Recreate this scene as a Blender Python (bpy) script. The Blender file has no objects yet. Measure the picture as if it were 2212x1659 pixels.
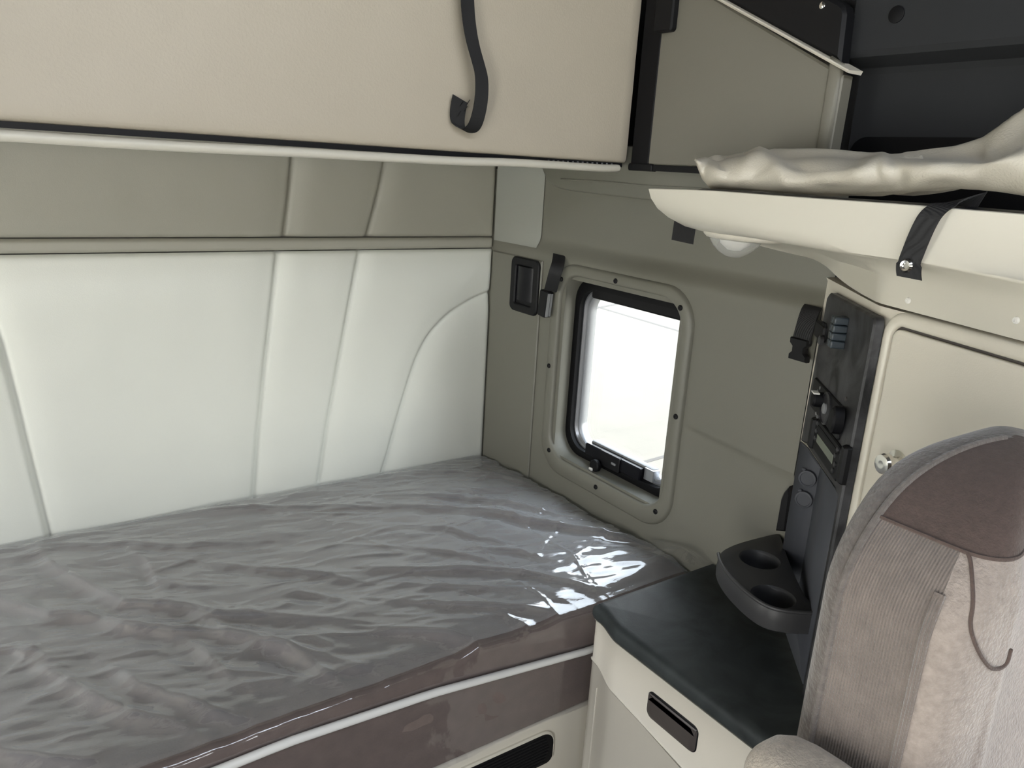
import bpy, bmesh, math, random
import numpy as np
from mathutils import Vector, Matrix

C = bpy.context.scene.collection
SC = bpy.context.scene
ZB = 0.62                      # height of the mattress top above the sleeper floor; z below is measured from it
random.seed(4)
rng = np.random.RandomState(7)

# ------------------------------------------------------------------ camera
F_PX, PW, PH = 1661.0, 2212.0, 1659.0
CAM = Vector((-1.253, -1.9, 0.871))
YAW, PITCH, ROLL = 0.6166, -0.2762, -0.0593
_f = Vector((math.sin(YAW)*math.cos(PITCH), math.cos(YAW)*math.cos(PITCH), math.sin(PITCH)))
_r = Vector((math.cos(YAW), -math.sin(YAW), 0))
_d = _f.cross(_r)
RT = _r*math.cos(ROLL) + _d*math.sin(ROLL)
DN = -_r*math.sin(ROLL) + _d*math.cos(ROLL)
FW = _f

def ray(px, py):
    return RT*(px-PW/2) + DN*(py-PH/2) + FW*F_PX

def onp(p0, n, px, py):
    """where the sight line of a measured point meets the plane through p0 with normal n"""
    d = ray(px, py); n = Vector(n)
    return CAM + d*((Vector(p0)-CAM).dot(n)/d.dot(n))

def at(ax, val, px, py):
    i = 'XYZ'.index(ax); n = [0, 0, 0]; n[i] = 1; p = [0, 0, 0]; p[i] = val
    return onp(p, n, px, py)

def proj(p):
    d = Vector(p)-CAM; z = d.dot(FW)
    return PW/2 + F_PX*d.dot(RT)/z, PH/2 + F_PX*d.dot(DN)/z

cam_data = bpy.data.cameras.new('camera')
cam_data.sensor_width = 36.0
cam_data.lens = F_PX/PW*36.0
cam_data.clip_start = 0.02
cam = bpy.data.objects.new('camera', cam_data)
C.objects.link(cam)
m = Matrix((RT, -DN, -FW)).transposed().to_4x4()
m.translation = CAM + Vector((0, 0, ZB))
cam.matrix_world = m
SC.camera = cam

# ------------------------------------------------------------------ materials
def mat(name, col, rough=0.5, bump=None, spec=0.5, metal=0.0, mottle=None, sheen=0.0, wave=None, coat=0.0):
    """bump: list of (scale, strength, detail) ; mottle: (scale, amount) ; wave: (scale, strength, axis)"""
    M = bpy.data.materials.new(name); M.use_nodes = True
    nt = M.node_tree; b = nt.nodes['Principled BSDF']
    b.inputs['Base Color'].default_value = (*col, 1)
    b.inputs['Roughness'].default_value = rough
    b.inputs['Metallic'].default_value = metal
    b.inputs['Specular IOR Level'].default_value = spec
    b.inputs['Sheen Weight'].default_value = sheen
    b.inputs['Coat Weight'].default_value = coat
    tc = nt.nodes.new('ShaderNodeTexCoord')
    if mottle:
        n = nt.nodes.new('ShaderNodeTexNoise'); n.inputs['Scale'].default_value = mottle[0]; n.inputs['Detail'].default_value = 5
        if len(mottle) > 2: n.inputs['Distortion'].default_value = mottle[2]
        nt.links.new(tc.outputs['Object'], n.inputs['Vector'])
        r = nt.nodes.new('ShaderNodeValToRGB')
        r.color_ramp.elements[0].position = 0.3; r.color_ramp.elements[1].position = 0.7
        a = mottle[1]
        r.color_ramp.elements[0].color = (*[c*max(0, 1-a) for c in col], 1)
        r.color_ramp.elements[1].color = (*[min(1, c*(1+a)) for c in col], 1)
        nt.links.new(n.outputs['Fac'], r.inputs['Fac']); nt.links.new(r.outputs['Color'], b.inputs['Base Color'])
    prev = None
    for (sc, st, det) in (bump or []):
        n = nt.nodes.new('ShaderNodeTexNoise'); n.inputs['Scale'].default_value = sc; n.inputs['Detail'].default_value = det
        nt.links.new(tc.outputs['Object'], n.inputs['Vector'])
        bp = nt.nodes.new('ShaderNodeBump'); bp.inputs['Strength'].default_value = st; bp.inputs['Distance'].default_value = 0.002
        nt.links.new(n.outputs['Fac'], bp.inputs['Height'])
        if prev: nt.links.new(prev.outputs['Normal'], bp.inputs['Normal'])
        prev = bp
    if wave:
        n = nt.nodes.new('ShaderNodeTexWave'); n.inputs['Scale'].default_value = wave[0]; n.bands_direction = wave[2]
        n.inputs['Distortion'].default_value = 0.6
        nt.links.new(tc.outputs['Object'], n.inputs['Vector'])
        bp = nt.nodes.new('ShaderNodeBump'); bp.inputs['Strength'].default_value = wave[1]; bp.inputs['Distance'].default_value = 0.002
        nt.links.new(n.outputs['Fac'], bp.inputs['Height'])
        if prev: nt.links.new(prev.outputs['Normal'], bp.inputs['Normal'])
        prev = bp
    if prev: nt.links.new(prev.outputs['Normal'], b.inputs['Normal'])
    return M

M = {}
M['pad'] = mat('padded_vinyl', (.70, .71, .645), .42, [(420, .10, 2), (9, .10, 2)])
M['pad_upper'] = mat('upper_padded_vinyl', (.40, .392, .335), .45, [(420, .10, 2), (9, .10, 2)])  # warmer vinyl, darkened further: part of the shade is in the colour
M['bunk'] = mat('bunk_vinyl', (.47, .422, .340), .45, [(260, .22, 3), (14, .25, 3)])  # kept darker than the lower padding; light contrast put into the colour
M['piping_vinyl'] = mat('piping_vinyl', (.60, .575, .50), .4)
M['plastic'] = mat('shaded_beige_plastic', (.155, .151, .124), .45, [(500, .10, 2)])  # much darker than the wardrobe plastic: side wall shade put into the colour
M['panel'] = mat('shaded_side_panel', (.165, .156, .128), .5, [(500, .10, 2)])  # shade of the side panel put into the colour too
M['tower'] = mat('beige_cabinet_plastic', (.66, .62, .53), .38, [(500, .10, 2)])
M['tray'] = mat('tray_plastic', (.60, .57, .49), .34, [(400, .05, 2)])
M['cab'] = mat('cabinet_plastic', (.62, .585, .51), .4, [(500, .08, 2)])
M['bundle'] = mat('bundle_vinyl', (.50, .465, .39), .38, [(330, .30, 2)])
M['black'] = mat('black_plastic', (.006, .006, .007), .5, spec=.22)
M['blackgloss'] = mat('black_gloss', (.005, .005, .007), .3, spec=.2)
M['web'] = mat('black_webbing', (.010, .010, .011), .55, spec=.3, wave=(330, .35, 'X'))
M['rubber'] = mat('black_rubber', (.004, .004, .005), .55, spec=.2)
M['charcoal'] = mat('charcoal_plastic', (.030, .030, .032), .45, spec=.35, bump=[(500, .08, 2)], mottle=(9, 1.0, 2.5))
M['charcoal2'] = mat('charcoal_pocket_plastic', (.050, .053, .062), .5, spec=.3)
M['cup'] = mat('cup_tray_plastic', (.034, .034, .036), .45, [(500, .06, 2)], spec=.35)
M['worktop'] = mat('worktop_vinyl', (.028, .033, .034), .55, spec=.18, bump=[(300, .12, 2)], mottle=(9, .4, 1.5))
M['darktrim'] = mat('dark_grey_trim', (.024, .025, .027), .75, [(350, .12, 2)], spec=.2)
M['ceiling'] = mat('ceiling_trim', (.05, .05, .053), .7)
M['brown'] = mat('brown_plastic', (.055, .046, .043), .4)
M['chrome'] = mat('chrome', (.80, .78, .74), .14, metal=1.0)
M['alu'] = mat('aluminium', (.42, .43, .45), .32, metal=0.8)
M['silver'] = mat('silver_plastic', (.20, .205, .21), .45)
M['blue'] = mat('blue_grey_rocker', (.030, .040, .050), .3)
M['display'] = mat('display_lens', (.16, .18, .15), .2)
M['white'] = mat('white_plastic', (.75, .74, .70), .4)
M['mattress'] = mat('mattress_fabric', (.150, .112, .097), .85, [(300, .2, 2)], mottle=(30, .12), sheen=.2)
M['boxing'] = mat('mattress_side_fabric', (.13, .098, .085), .8, [(300, .2, 2)], sheen=.2)
M['pipe'] = mat('white_piping', (.70, .69, .66), .35)
M['seatrib'] = mat('ribbed_seat_fabric', (.158, .130, .113), .9, [(500, .4, 2)], wave=(125, .5, 'Y'), sheen=.4, mottle=(60, .12))
M['seatcen'] = mat('seat_centre_fabric', (.285, .24, .21), .9, [(330, .8, 3)], sheen=.4, mottle=(160, .15))
M['seatcrown'] = mat('seat_crown_fabric', (.082, .056, .047), .9, [(420, .5, 3)], sheen=.12, mottle=(160, .12))
M['seatback'] = mat('fuzzy_seat_shell', (.125, .108, .097), 1.0, [(220, 1.0, 4)], sheen=.35, mottle=(120, .2))
M['arm'] = mat('armrest_fabric', (.40, .35, .29), .9, [(420, .6, 2)], sheen=.3, mottle=(160, .15))
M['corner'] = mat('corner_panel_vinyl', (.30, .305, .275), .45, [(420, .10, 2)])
M['yard'] = mat('darkened_concrete', (.0385, .0358, .0295), .9, [(3, .3, 4)], mottle=(2.2, .07))  # pale concrete darkened in colour so the sunlit view does not burn out
M['floor'] = mat('floor_mat', (.04, .04, .042), .8, [(60, .3, 3)])
M['shell'] = mat('shell_vinyl', (.22, .21, .19), .6)
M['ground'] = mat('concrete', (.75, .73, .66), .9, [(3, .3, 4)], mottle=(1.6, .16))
M['joint'] = mat('concrete_joint', (.012, .011, .010), .9)

def schlick(nt, f0):
    lw = nt.nodes.new('ShaderNodeLayerWeight'); lw.inputs['Blend'].default_value = .5
    pw_ = nt.nodes.new('ShaderNodeMath'); pw_.operation = 'POWER'; pw_.inputs[1].default_value = 5.0
    ma = nt.nodes.new('ShaderNodeMath'); ma.operation = 'MULTIPLY_ADD'; ma.inputs[1].default_value = 1-f0; ma.inputs[2].default_value = f0; ma.use_clamp = True
    nt.links.new(lw.outputs['Facing'], pw_.inputs[0]); nt.links.new(pw_.outputs[0], ma.inputs[0])
    return lw, ma.outputs[0]

def film_material(name='milky_plastic_film', haze=.60):
    m_ = bpy.data.materials.new(name); m_.use_nodes = True
    nt = m_.node_tree
    for n in list(nt.nodes): nt.nodes.remove(n)
    out = nt.nodes.new('ShaderNodeOutputMaterial')
    tr = nt.nodes.new('ShaderNodeBsdfTransparent'); tr.inputs['Color'].default_value = (.95, .95, .96, 1)
    df = nt.nodes.new('ShaderNodeBsdfDiffuse'); df.inputs['Color'].default_value = (.36, .362, .365, 1)
    gl = nt.nodes.new('ShaderNodeBsdfGlossy'); gl.inputs['Roughness'].default_value = .10; gl.inputs['Color'].default_value = (1, 1, 1, 1)
    fr, frout = schlick(nt, .085)
    tc = nt.nodes.new('ShaderNodeTexCoord'); mp = nt.nodes.new('ShaderNodeMapping')
    mp.inputs['Scale'].default_value = (8, 26, 8); mp.inputs['Rotation'].default_value = (0, 0, .35)
    nz = nt.nodes.new('ShaderNodeTexNoise'); nz.inputs['Scale'].default_value = 1.6; nz.inputs['Detail'].default_value = 4
    bp = nt.nodes.new('ShaderNodeBump'); bp.inputs['Strength'].default_value = .15; bp.inputs['Distance'].default_value = .010
    nt.links.new(tc.outputs['Object'], mp.inputs['Vector']); nt.links.new(mp.outputs['Vector'], nz.inputs['Vector'])
    nt.links.new(nz.outputs['Fac'], bp.inputs['Height'])
    for x in (gl, fr, df): nt.links.new(bp.outputs['Normal'], x.inputs['Normal'])
    m1 = nt.nodes.new('ShaderNodeMixShader')
    hz = nt.nodes.new('ShaderNodeMath'); hz.operation = 'POWER'; hz.inputs[1].default_value = 2.0       # longer way through the film at a slant
    ha = nt.nodes.new('ShaderNodeMath'); ha.operation = 'MULTIPLY_ADD'; ha.inputs[1].default_value = haze*1.3; ha.inputs[2].default_value = haze*.48; ha.use_clamp = True
    nt.links.new(fr.outputs['Facing'], hz.inputs[0]); nt.links.new(hz.outputs[0], ha.inputs[0]); nt.links.new(ha.outputs[0], m1.inputs['Fac'])
    nt.links.new(tr.outputs[0], m1.inputs[1]); nt.links.new(df.outputs[0], m1.inputs[2])
    m2 = nt.nodes.new('ShaderNodeMixShader')
    nt.links.new(frout, m2.inputs['Fac'])
    nt.links.new(m1.outputs[0], m2.inputs[1]); nt.links.new(gl.outputs[0], m2.inputs[2])
    nt.links.new(m2.outputs[0], out.inputs['Surface'])
    return m_
M['film'] = film_material()
M['film_clear'] = film_material('clear_taut_film', .035)

def glass_material(name, tint, ior, haze=0.0):
    m_ = bpy.data.materials.new(name); m_.use_nodes = True
    nt = m_.node_tree
    for n in list(nt.nodes): nt.nodes.remove(n)
    out = nt.nodes.new('ShaderNodeOutputMaterial')
    tr = nt.nodes.new('ShaderNodeBsdfTransparent'); tr.inputs['Color'].default_value = (*tint, 1)
    gl = nt.nodes.new('ShaderNodeBsdfGlossy'); gl.inputs['Roughness'].default_value = .03
    df = nt.nodes.new('ShaderNodeBsdfDiffuse'); df.inputs['Color'].default_value = (.8, .8, .78, 1)
    m0 = nt.nodes.new('ShaderNodeMixShader'); m0.inputs['Fac'].default_value = haze
    fr, frout = schlick(nt, ior)
    m2 = nt.nodes.new('ShaderNodeMixShader')
    nt.links.new(tr.outputs[0], m0.inputs[1]); nt.links.new(df.outputs[0], m0.inputs[2])
    nt.links.new(frout, m2.inputs['Fac'])
    nt.links.new(m0.outputs[0], m2.inputs[1]); nt.links.new(gl.outputs[0], m2.inputs[2])
    nt.links.new(m2.outputs[0], out.inputs['Surface'])
    return m_
M['glass'] = glass_material('window_glass', (.95, .96, .95), .04)
M['lens'] = glass_material('clear_lamp_lens', (.97, .97, .96), .06, .28)

# ------------------------------------------------------------------ mesh helpers
class Fr:
    """local frame: p = o + u*a + v*b + w*c , w = u x v"""
    def __init__(s, o, u, v):
        s.o = Vector(o); s.u = Vector(u).normalized(); s.v = Vector(v).normalized(); s.w = s.u.cross(s.v)
    def p(s, a, b, c=0.0): return s.o + s.u*a + s.v*b + s.w*c
    def pick(s, px, py, c=0.0):
        q = onp(s.o + s.w*c, s.w, px, py) - s.o
        return q.dot(s.u), q.dot(s.v)

def rrect(a0, a1, b0, b1, r, n=6):
    """rounded rectangle outline; r may be four radii (a0b0, a1b0, a1b1, a0b1)"""
    rs = [r]*4 if not isinstance(r, (list, tuple)) else list(r)
    out = []
    cs = [(a0, b0, 1, 1, math.pi), (a1, b0, -1, 1, 1.5*math.pi), (a1, b1, -1, -1, 0), (a0, b1, 1, -1, .5*math.pi)]
    for (ca, cb, sa, sb, t0), q in zip(cs, rs):
        for i in range(n+1):
            t = t0 + .5*math.pi*i/n
            out.append((ca+sa*q + q*math.cos(t), cb+sb*q + q*math.sin(t)))
    return out

def offset_poly(pts, d):
    """moves a closed CCW outline inwards by d"""
    n = len(pts); out = []
    for i in range(n):
        p0, p1, p2 = Vector(pts[i-1]), Vector(pts[i]), Vector(pts[(i+1) % n])
        e1 = (p1-p0); e2 = (p2-p1)
        if e1.length < 1e-9: e1 = e2
        if e2.length < 1e-9: e2 = e1
        n1 = Vector((-e1.y, e1.x)).normalized(); n2 = Vector((-e2.y, e2.x)).normalized()
        b = (n1+n2)
        b = b.normalized() if b.length > 1e-6 else n1
        out.append(tuple(p1 + b*(d/max(.4, b.dot(n1)))))
    return out

def smooth_poly(pts, it=2, closed=True):
    pts = [Vector(p) for p in pts]
    for _ in range(it):
        o = []
        n = len(pts)
        rngi = range(n) if closed else range(n-1)
        if not closed: o.append(pts[0])
        for i in rngi:
            a, b = pts[i], pts[(i+1) % n]
            o += [a*.75+b*.25, a*.25+b*.75]
        if not closed: o.append(pts[-1])
        pts = o
    return pts

class MB:
    def __init__(s): s.v = []; s.f = []
    def V(s, p): s.v.append(Vector(p)); return len(s.v)-1
    def F(s, *i): s.f.append(tuple(i))
    def grid(s, P, close_u=False, close_v=False):
        nu, nv = len(P), len(P[0])
        ids = [[s.V(p) for p in row] for row in P]
        for i in range(nu if close_u else nu-1):
            for j in range(nv if close_v else nv-1):
                s.F(ids[i][j], ids[(i+1) % nu][j], ids[(i+1) % nu][(j+1) % nv], ids[i][(j+1) % nv])
        return ids
    def loft(s, rings, cap0=True, cap1=True):
        ids = s.grid(rings, close_v=True)
        if cap0: s.F(*ids[0][::-1])
        if cap1: s.F(*ids[-1])
        return s
    def box(s, fr, a0, a1, b0, b1, c0, c1):
        q = [[fr.p(a, b, c) for (a, b) in ((a0, b0), (a1, b0), (a1, b1), (a0, b1))] for c in (c0, c1)]
        return s.loft(q)
    def prism(s, fr, outline, levels, cap0=True, cap1=True):
        """levels: (inset, c) from back to front"""
        return s.loft([[fr.p(a, b, c) for a, b in (offset_poly(outline, i) if i else outline)] for i, c in levels], cap0, cap1)
    def cyl(s, fr, a, b, prof, n=24, cap0=True, cap1=True, sy=1.0):
        """prof: (radius, c)"""
        return s.loft([[fr.p(a+r*math.cos(2*math.pi*k/n), b+r*sy*math.sin(2*math.pi*k/n), c) for k in range(n)] for r, c in prof], cap0, cap1)
    def tube(s, pts, r, n=10, cap=True):
        pts = [Vector(p) for p in pts]; rings = []
        prev = None
        for i, p in enumerate(pts):
            t = (pts[min(i+1, len(pts)-1)] - pts[max(i-1, 0)]).normalized()
            if prev is None:
                prev = t.cross(Vector((0, 0, 1)))
                if prev.length < .3: prev = t.cross(Vector((1, 0, 0)))
            a = (prev - t*prev.dot(t)).normalized(); prev = a; b = t.cross(a)
            rr = r[i] if isinstance(r, (list, tuple)) else r
            rings.append([p + (a*math.cos(2*math.pi*k/n) + b*math.sin(2*math.pi*k/n))*rr for k in range(n)])
        return s.loft(rings, cap, cap)
    def ribbon(s, pts, wid, th):
        """wid: half-width vectors per point"""
        pts = [Vector(p) for p in pts]; rings = []
        for i, p in enumerate(pts):
            t = (pts[min(i+1, len(pts)-1)] - pts[max(i-1, 0)]).normalized()
            w = Vector(wid[i]) if not isinstance(wid, Vector) else wid
            nn = t.cross(w).normalized()*th*.5
            rings.append([p-w-nn, p+w-nn, p+w+nn, p-w+nn])
        return s.loft(rings)
    def build(s, name, material, parent=None, smooth=True, angle=38, bevel=0, loc=None, bseg=2):
        me = bpy.data.meshes.new(name)
        base = Vector((0, 0, 0))
        if parent is not None: base = Vector(parent['_org'])
        elif loc is not None: base = Vector(loc)
        me.from_pydata([tuple(p-base) for p in s.v], [], s.f)
        bm = bmesh.new(); bm.from_mesh(me)
        bmesh.ops.remove_doubles(bm, verts=bm.verts, dist=1e-6)
        bmesh.ops.recalc_face_normals(bm, faces=bm.faces)
        bm.to_mesh(me); bm.free()
        if smooth:
            for p in me.polygons: p.use_smooth = True
            me.set_sharp_from_angle(angle=math.radians(angle))
        if material: me.materials.append(M[material])
        o = bpy.data.objects.new(name, me); C.objects.link(o)
        o['_org'] = tuple(base)
        if parent is not None: o.parent = parent
        else: o.location = base + Vector((0, 0, ZB))
        if bevel:
            md = o.modifiers.new('bevel', 'BEVEL'); md.width = bevel; md.segments = bseg; md.limit_method = 'ANGLE'
            md.angle_limit = math.radians(40); md.harden_normals = False
        return o

def thing(name, label, cat, loc, group=None):
    o = bpy.data.objects.new(name, None); C.objects.link(o)
    o.empty_display_size = .05
    o.location = Vector(loc) + Vector((0, 0, ZB)); o['_org'] = tuple(loc)
    o['label'] = label; o['category'] = cat
    if group: o['group'] = group
    return o
def tag(o, label, cat, group=None):
    o['label'] = label; o['category'] = cat
    if group: o['group'] = group
    return o
def struct(o, label=None, cat=None):
    o['kind'] = 'structure'
    if label: o['label'] = label
    if cat: o['category'] = cat
    return o
def cut(o, cutter):
    md = o.modifiers.new('cut', 'BOOLEAN'); md.operation = 'DIFFERENCE'; md.object = cutter; md.solver = 'EXACT'
    dg = bpy.context.evaluated_depsgraph_get()
    me = bpy.data.meshes.new_from_object(o.evaluated_get(dg))
    o.modifiers.remove(md)
    o.data = me
    for p in me.polygons: p.use_smooth = True
    me.set_sharp_from_angle(angle=math.radians(38))
    bpy.data.objects.remove(cutter, do_unlink=True)

WORLD = Fr((0, 0, 0), (1, 0, 0), (0, 1, 0))
SIDE = Fr((0, 0, 0), (0, -1, 0), (0, 0, 1))      # a = -y (distance from back wall), b = z, w = -X : into the room
BACK = Fr((0, 0, 0), (1, 0, 0), (0, 0, 1))       # a = x, b = z, w = -Y : into the room

def sstep(e0, e1, x):
    t = np.clip((x-e0)/(e1-e0), 0, 1); return t*t*(3-2*t)

def pl_dist(X, Y, pts):
    """distance and signed side of points to a polyline"""
    best = np.full(X.shape, 1e9); side = np.zeros(X.shape); par = np.zeros(X.shape)
    L = [0.0]
    for (ax, ay), (bx, by) in zip(pts[:-1], pts[1:]): L.append(L[-1]+math.hypot(bx-ax, by-ay))
    for i, ((ax, ay), (bx, by)) in enumerate(zip(pts[:-1], pts[1:])):
        dx, dy = bx-ax, by-ay; l2 = dx*dx+dy*dy+1e-12
        t = np.clip(((X-ax)*dx+(Y-ay)*dy)/l2, 0, 1)
        ex, ey = X-(ax+t*dx), Y-(ay+t*dy); d = np.hypot(ex, ey)
        sd = np.sign(dx*ey-dy*ex)
        m_ = d < best
        best = np.where(m_, d, best); side = np.where(m_, sd, side); par = np.where(m_, (L[i]+t*math.sqrt(l2))/L[-1], par)
    return best, side, par

def vnoise(X, Y, sx, sy, seed):
    """smooth value noise"""
    r = np.random.RandomState(seed).rand(64, 64)
    u, v = X*sx, Y*sy
    i, j = np.floor(u).astype(int), np.floor(v).astype(int); fu, fv = u-i, v-j
    fu = fu*fu*(3-2*fu); fv = fv*fv*(3-2*fv)
    g = lambda a, b: r[a % 64, b % 64]
    return (g(i, j)*(1-fu)*(1-fv) + g(i+1, j)*fu*(1-fv) + g(i, j+1)*(1-fu)*fv + g(i+1, j+1)*fu*fv)-.5

# ================================================================== SETTING
XL, YF = -2.25, -3.3          # left wall, front of the cab
TOP = 2.0
FLOOR = -ZB
o = MB().box(WORLD, XL-.1, .3, YF, .1, FLOOR-.05, FLOOR).build('floor', 'floor', smooth=False)
struct(o, 'dark rubber floor of the sleeper cab', 'floor')
mb = MB(); mb.box(WORLD, XL-.1, .3, -2.45, .1, TOP, TOP+.05); mb.box(WORLD, XL-.1, .3, YF, -2.40, 1.28, 1.33)
for (a0, a1, b0, b1) in ((XL-.1, -1.95, 1.33, TOP), (-.15, .3, 1.33, TOP), (-1.95, -.15, 1.33, 1.49), (-1.95, -.15, 1.88, TOP)):
    mb.box(WORLD, a0, a1, -2.45, -2.40, b0, b1)        # bulkhead with the roof windows above the windscreen
o = mb.build('ceiling', 'ceiling', smooth=False)
struct(o, 'dark grey roof lining above the cab', 'ceiling')

# back wall: backing with padded panels
wb = MB().box(WORLD, XL-.1, .30, .03, .09, FLOOR, TOP).build('wall_back', 'shell', smooth=False)
struct(wb, 'padded vinyl back wall behind the bed', 'wall')
def padded(name, x0, x1, z0, z1, pleats, puff, cell=.0042, edge=.016, parent=wb, base=.012, m_='pad'):
    nx, nz = int((x1-x0)/cell)+1, int((z1-z0)/cell)+1
    xs = np.linspace(x0, x1, nx); zs = np.linspace(z0, z1, nz)
    X, Z = np.meshgrid(xs, zs, indexing='ij')
    e = np.minimum(np.minimum(X-x0, x1-X), np.minimum(Z-z0, z1-Z))
    h = base*np.sqrt(np.clip(1-(1-np.clip(e/edge, 0, 1))**2, 0, 1))
    h += puff*sstep(0, .12, e)
    for pts in pleats:
        d, s_, t = pl_dist(X, Z, pts)
        h -= .0065*np.exp(-(d/.0060)**2) + .0055*np.exp(-(d/.035)**2)
        h -= .0042*s_*np.exp(-d/.026)*(1-np.exp(-(d/.003)**2))
    h += .004*vnoise(X, Z, 5, 5, 3)*sstep(0, .1, e)
    h += .0015*vnoise(X, Z, 16, 16, 5)*sstep(0, .1, e)
    mb = MB(); mb.grid([[Vector((xs[i], base-h[i, j], zs[j])) for j in range(nz)] for i in range(nx)])
    return mb.build(name, m_, parent, angle=80)
P2 = lambda px, py: (lambda q: (q.x, q.z))(at('Y', 0, px, py))
pl1 = [P2(600, 543), P2(588, 640), P2(572, 780), P2(556, 940), P2(547, 1075)]
pl2 = [P2(778, 541), P2(757, 640), P2(729, 790), P2(704, 930), P2(688, 1040)]
pl3 = [P2(1062, 630), P2(1030, 642), P2(990, 662), P2(955, 690), P2(925, 725), P2(905, 760), P2(886, 810), P2(868, 870), P2(850, 930), P2(826, 1020)]
pl3 = [tuple(p) for p in smooth_poly([Vector((a, b)) for a, b in pl3], 2, False)]
pl4 = [(-1.275, .64), P2(0, 735), P2(30, 850), P2(62, 980), P2(108, 1165)]
padded('lower_padded_panel', XL, -.001, -.05, .6335, [pl1, pl2, pl3, pl4], .006)
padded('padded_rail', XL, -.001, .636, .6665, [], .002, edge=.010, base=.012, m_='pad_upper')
u1 = [P2(632, 330), P2(624, 420), P2(614, 512)]
u2 = [P2(833, 340), P2(815, 425), P2(794, 512)]
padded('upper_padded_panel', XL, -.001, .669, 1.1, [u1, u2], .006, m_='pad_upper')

# side wall with the window
WY0, WY1, WZ0, WZ1 = .350, .752, .120, .600        # opening (a = -y)
def wallX(a, z):
    up = .020*min(1, max(0, a)/.205) + .003*sstep(.205, .5, a)
    low = .0035*float(sstep(.0, .012, (.345 - .05*(a-.79)) - z))*float(sstep(.80, .84, a))
    return low + up*float(sstep(.644, .690, z))
avals = sorted(set([round(x, 4) for x in np.linspace(-.02, 1.088, 90)] + [WY0, WY1]))
zvals = sorted(set([round(x, 4) for x in np.concatenate([np.linspace(FLOOR, .30, 40), np.linspace(.31, .63, 30), np.linspace(.636, .70, 17), np.linspace(.72, .86, 8)])] + [WZ0, WZ1, .330, .335, .340, .345, .350]))
mb = MB(); ids = {}
for i, a in enumerate(avals):
    for j, z in enumerate(zvals):
        ids[i, j] = mb.V((wallX(a, z), -a, z))
for i in range(len(avals)-1):
    for j in range(len(zvals)-1):
        am, zm = (avals[i]+avals[i+1])/2, (zvals[j]+zvals[j+1])/2
        if WY0 < am < WY1 and WZ0 < zm < WZ1: continue
        mb.F(ids[i, j], ids[i+1, j], ids[i+1, j+1], ids[i, j+1])
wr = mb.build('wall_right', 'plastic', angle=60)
struct(wr, 'beige moulded side wall around the window', 'wall')
# the outer skin of the same wall, so that no daylight leaks
mb = MB()
OUT = Fr((.11, 0, 0), (0, -1, 0), (0, 0, 1))
for (a0, a1, b0, b1) in ((-.1, WY0-.17, FLOOR, TOP), (WY1+.06, 3.3, FLOOR, .35), (WY1+.06, 1.75, .35, TOP), (2.75, 3.3, .35, TOP), (1.75, 2.75, 1.0, TOP), (WY0-.17, WY1+.06, FLOOR, WZ0-.06), (WY0-.17, WY1+.06, WZ1+.06, TOP)):
    mb.box(OUT, a0, a1, b0, b1, -.06, 0)
o = mb.build('outer_skin', 'ceiling', wr, smooth=False)
# corner trim beside the padded wall: slightly proud plate
mb = MB(); mb.prism(SIDE, [(.002, -.05), (.246, -.05), (.246, .630), (.002, .630)], [(0, -.001), (0, .003), (.003, .006)])
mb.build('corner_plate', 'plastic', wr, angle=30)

mb = MB(); mb.grid([[Vector((wallX(a, z)-.0025, -a, z)) for z in np.linspace(.660, .90, 14)] for a in (.002, .05, .1, .15, .195, .2005, .2035)])
mb.build('corner_panel', 'corner', wr, angle=80)
# ledge trim high on the side wall
TRX = .010
tr = [(SIDE.pick(x, y, -TRX)) for x, y in ((1166, 352), (1174, 378), (1188, 398), (1212, 409), (1260, 416), (1330, 424), (1410, 433), (1560, 446), (1700, 455))]
tr = [tuple(p) for p in smooth_poly([Vector(p) for p in tr], 2, False)]
outl = [(tr[0][0], .93)] + tr + [(tr[-1][0], .93)]
mb = MB(); mb.prism(SIDE, outl, [(0, -.09), (0, -TRX-.004), (.004, -TRX)])
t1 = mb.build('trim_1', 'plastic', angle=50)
struct(t1, 'curved beige ledge trim under the upper side panel', 'trim')
mb = MB()
q = [SIDE.pick(x, y, -TRX) for x, y in ((1212, 387), (1300, 392), (1410, 402), (1560, 410))]
mb.tube([SIDE.p(a, b, -TRX) for a, b in q], .0022, 8)
mb.build('bead', 'plastic', t1)

# upper side panel with sloping top
PX = 0.0
def sp(px, py): return SIDE.pick(px, py, -PX)
top0, top1 = sp(1560, -1), sp(1836, 150)
sl = (top1[1]-top0[1])/(top1[0]-top0[0])
botR = sp(1790, 335); bz = .8895
apex_a = .59
outl = [(.585, bz), (botR[0], bz), (top1[0]-.012, top1[1]-.008), (apex_a, top1[1]+sl*(apex_a-top1[0]))]
mb = MB(); mb.prism(SIDE, outl, [(0, -.03), (0, -.004), (.004, 0)])
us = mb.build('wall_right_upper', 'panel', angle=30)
us.name = 'trim_2'
struct(us, 'beige upper side panel with a sloping top edge', 'side panel')
# raised rib near its front edge
r0, r1, r2, r3 = sp(1795, 120), sp(1822, 137), sp(1790, 330), sp(1762, 330)
mb = MB(); mb.prism(SIDE, [r3, r2, r1, r0], [(0, -.004), (.001, .002), (.006, .005)])
mb.build('rib', 'panel', us, angle=60)
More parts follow.
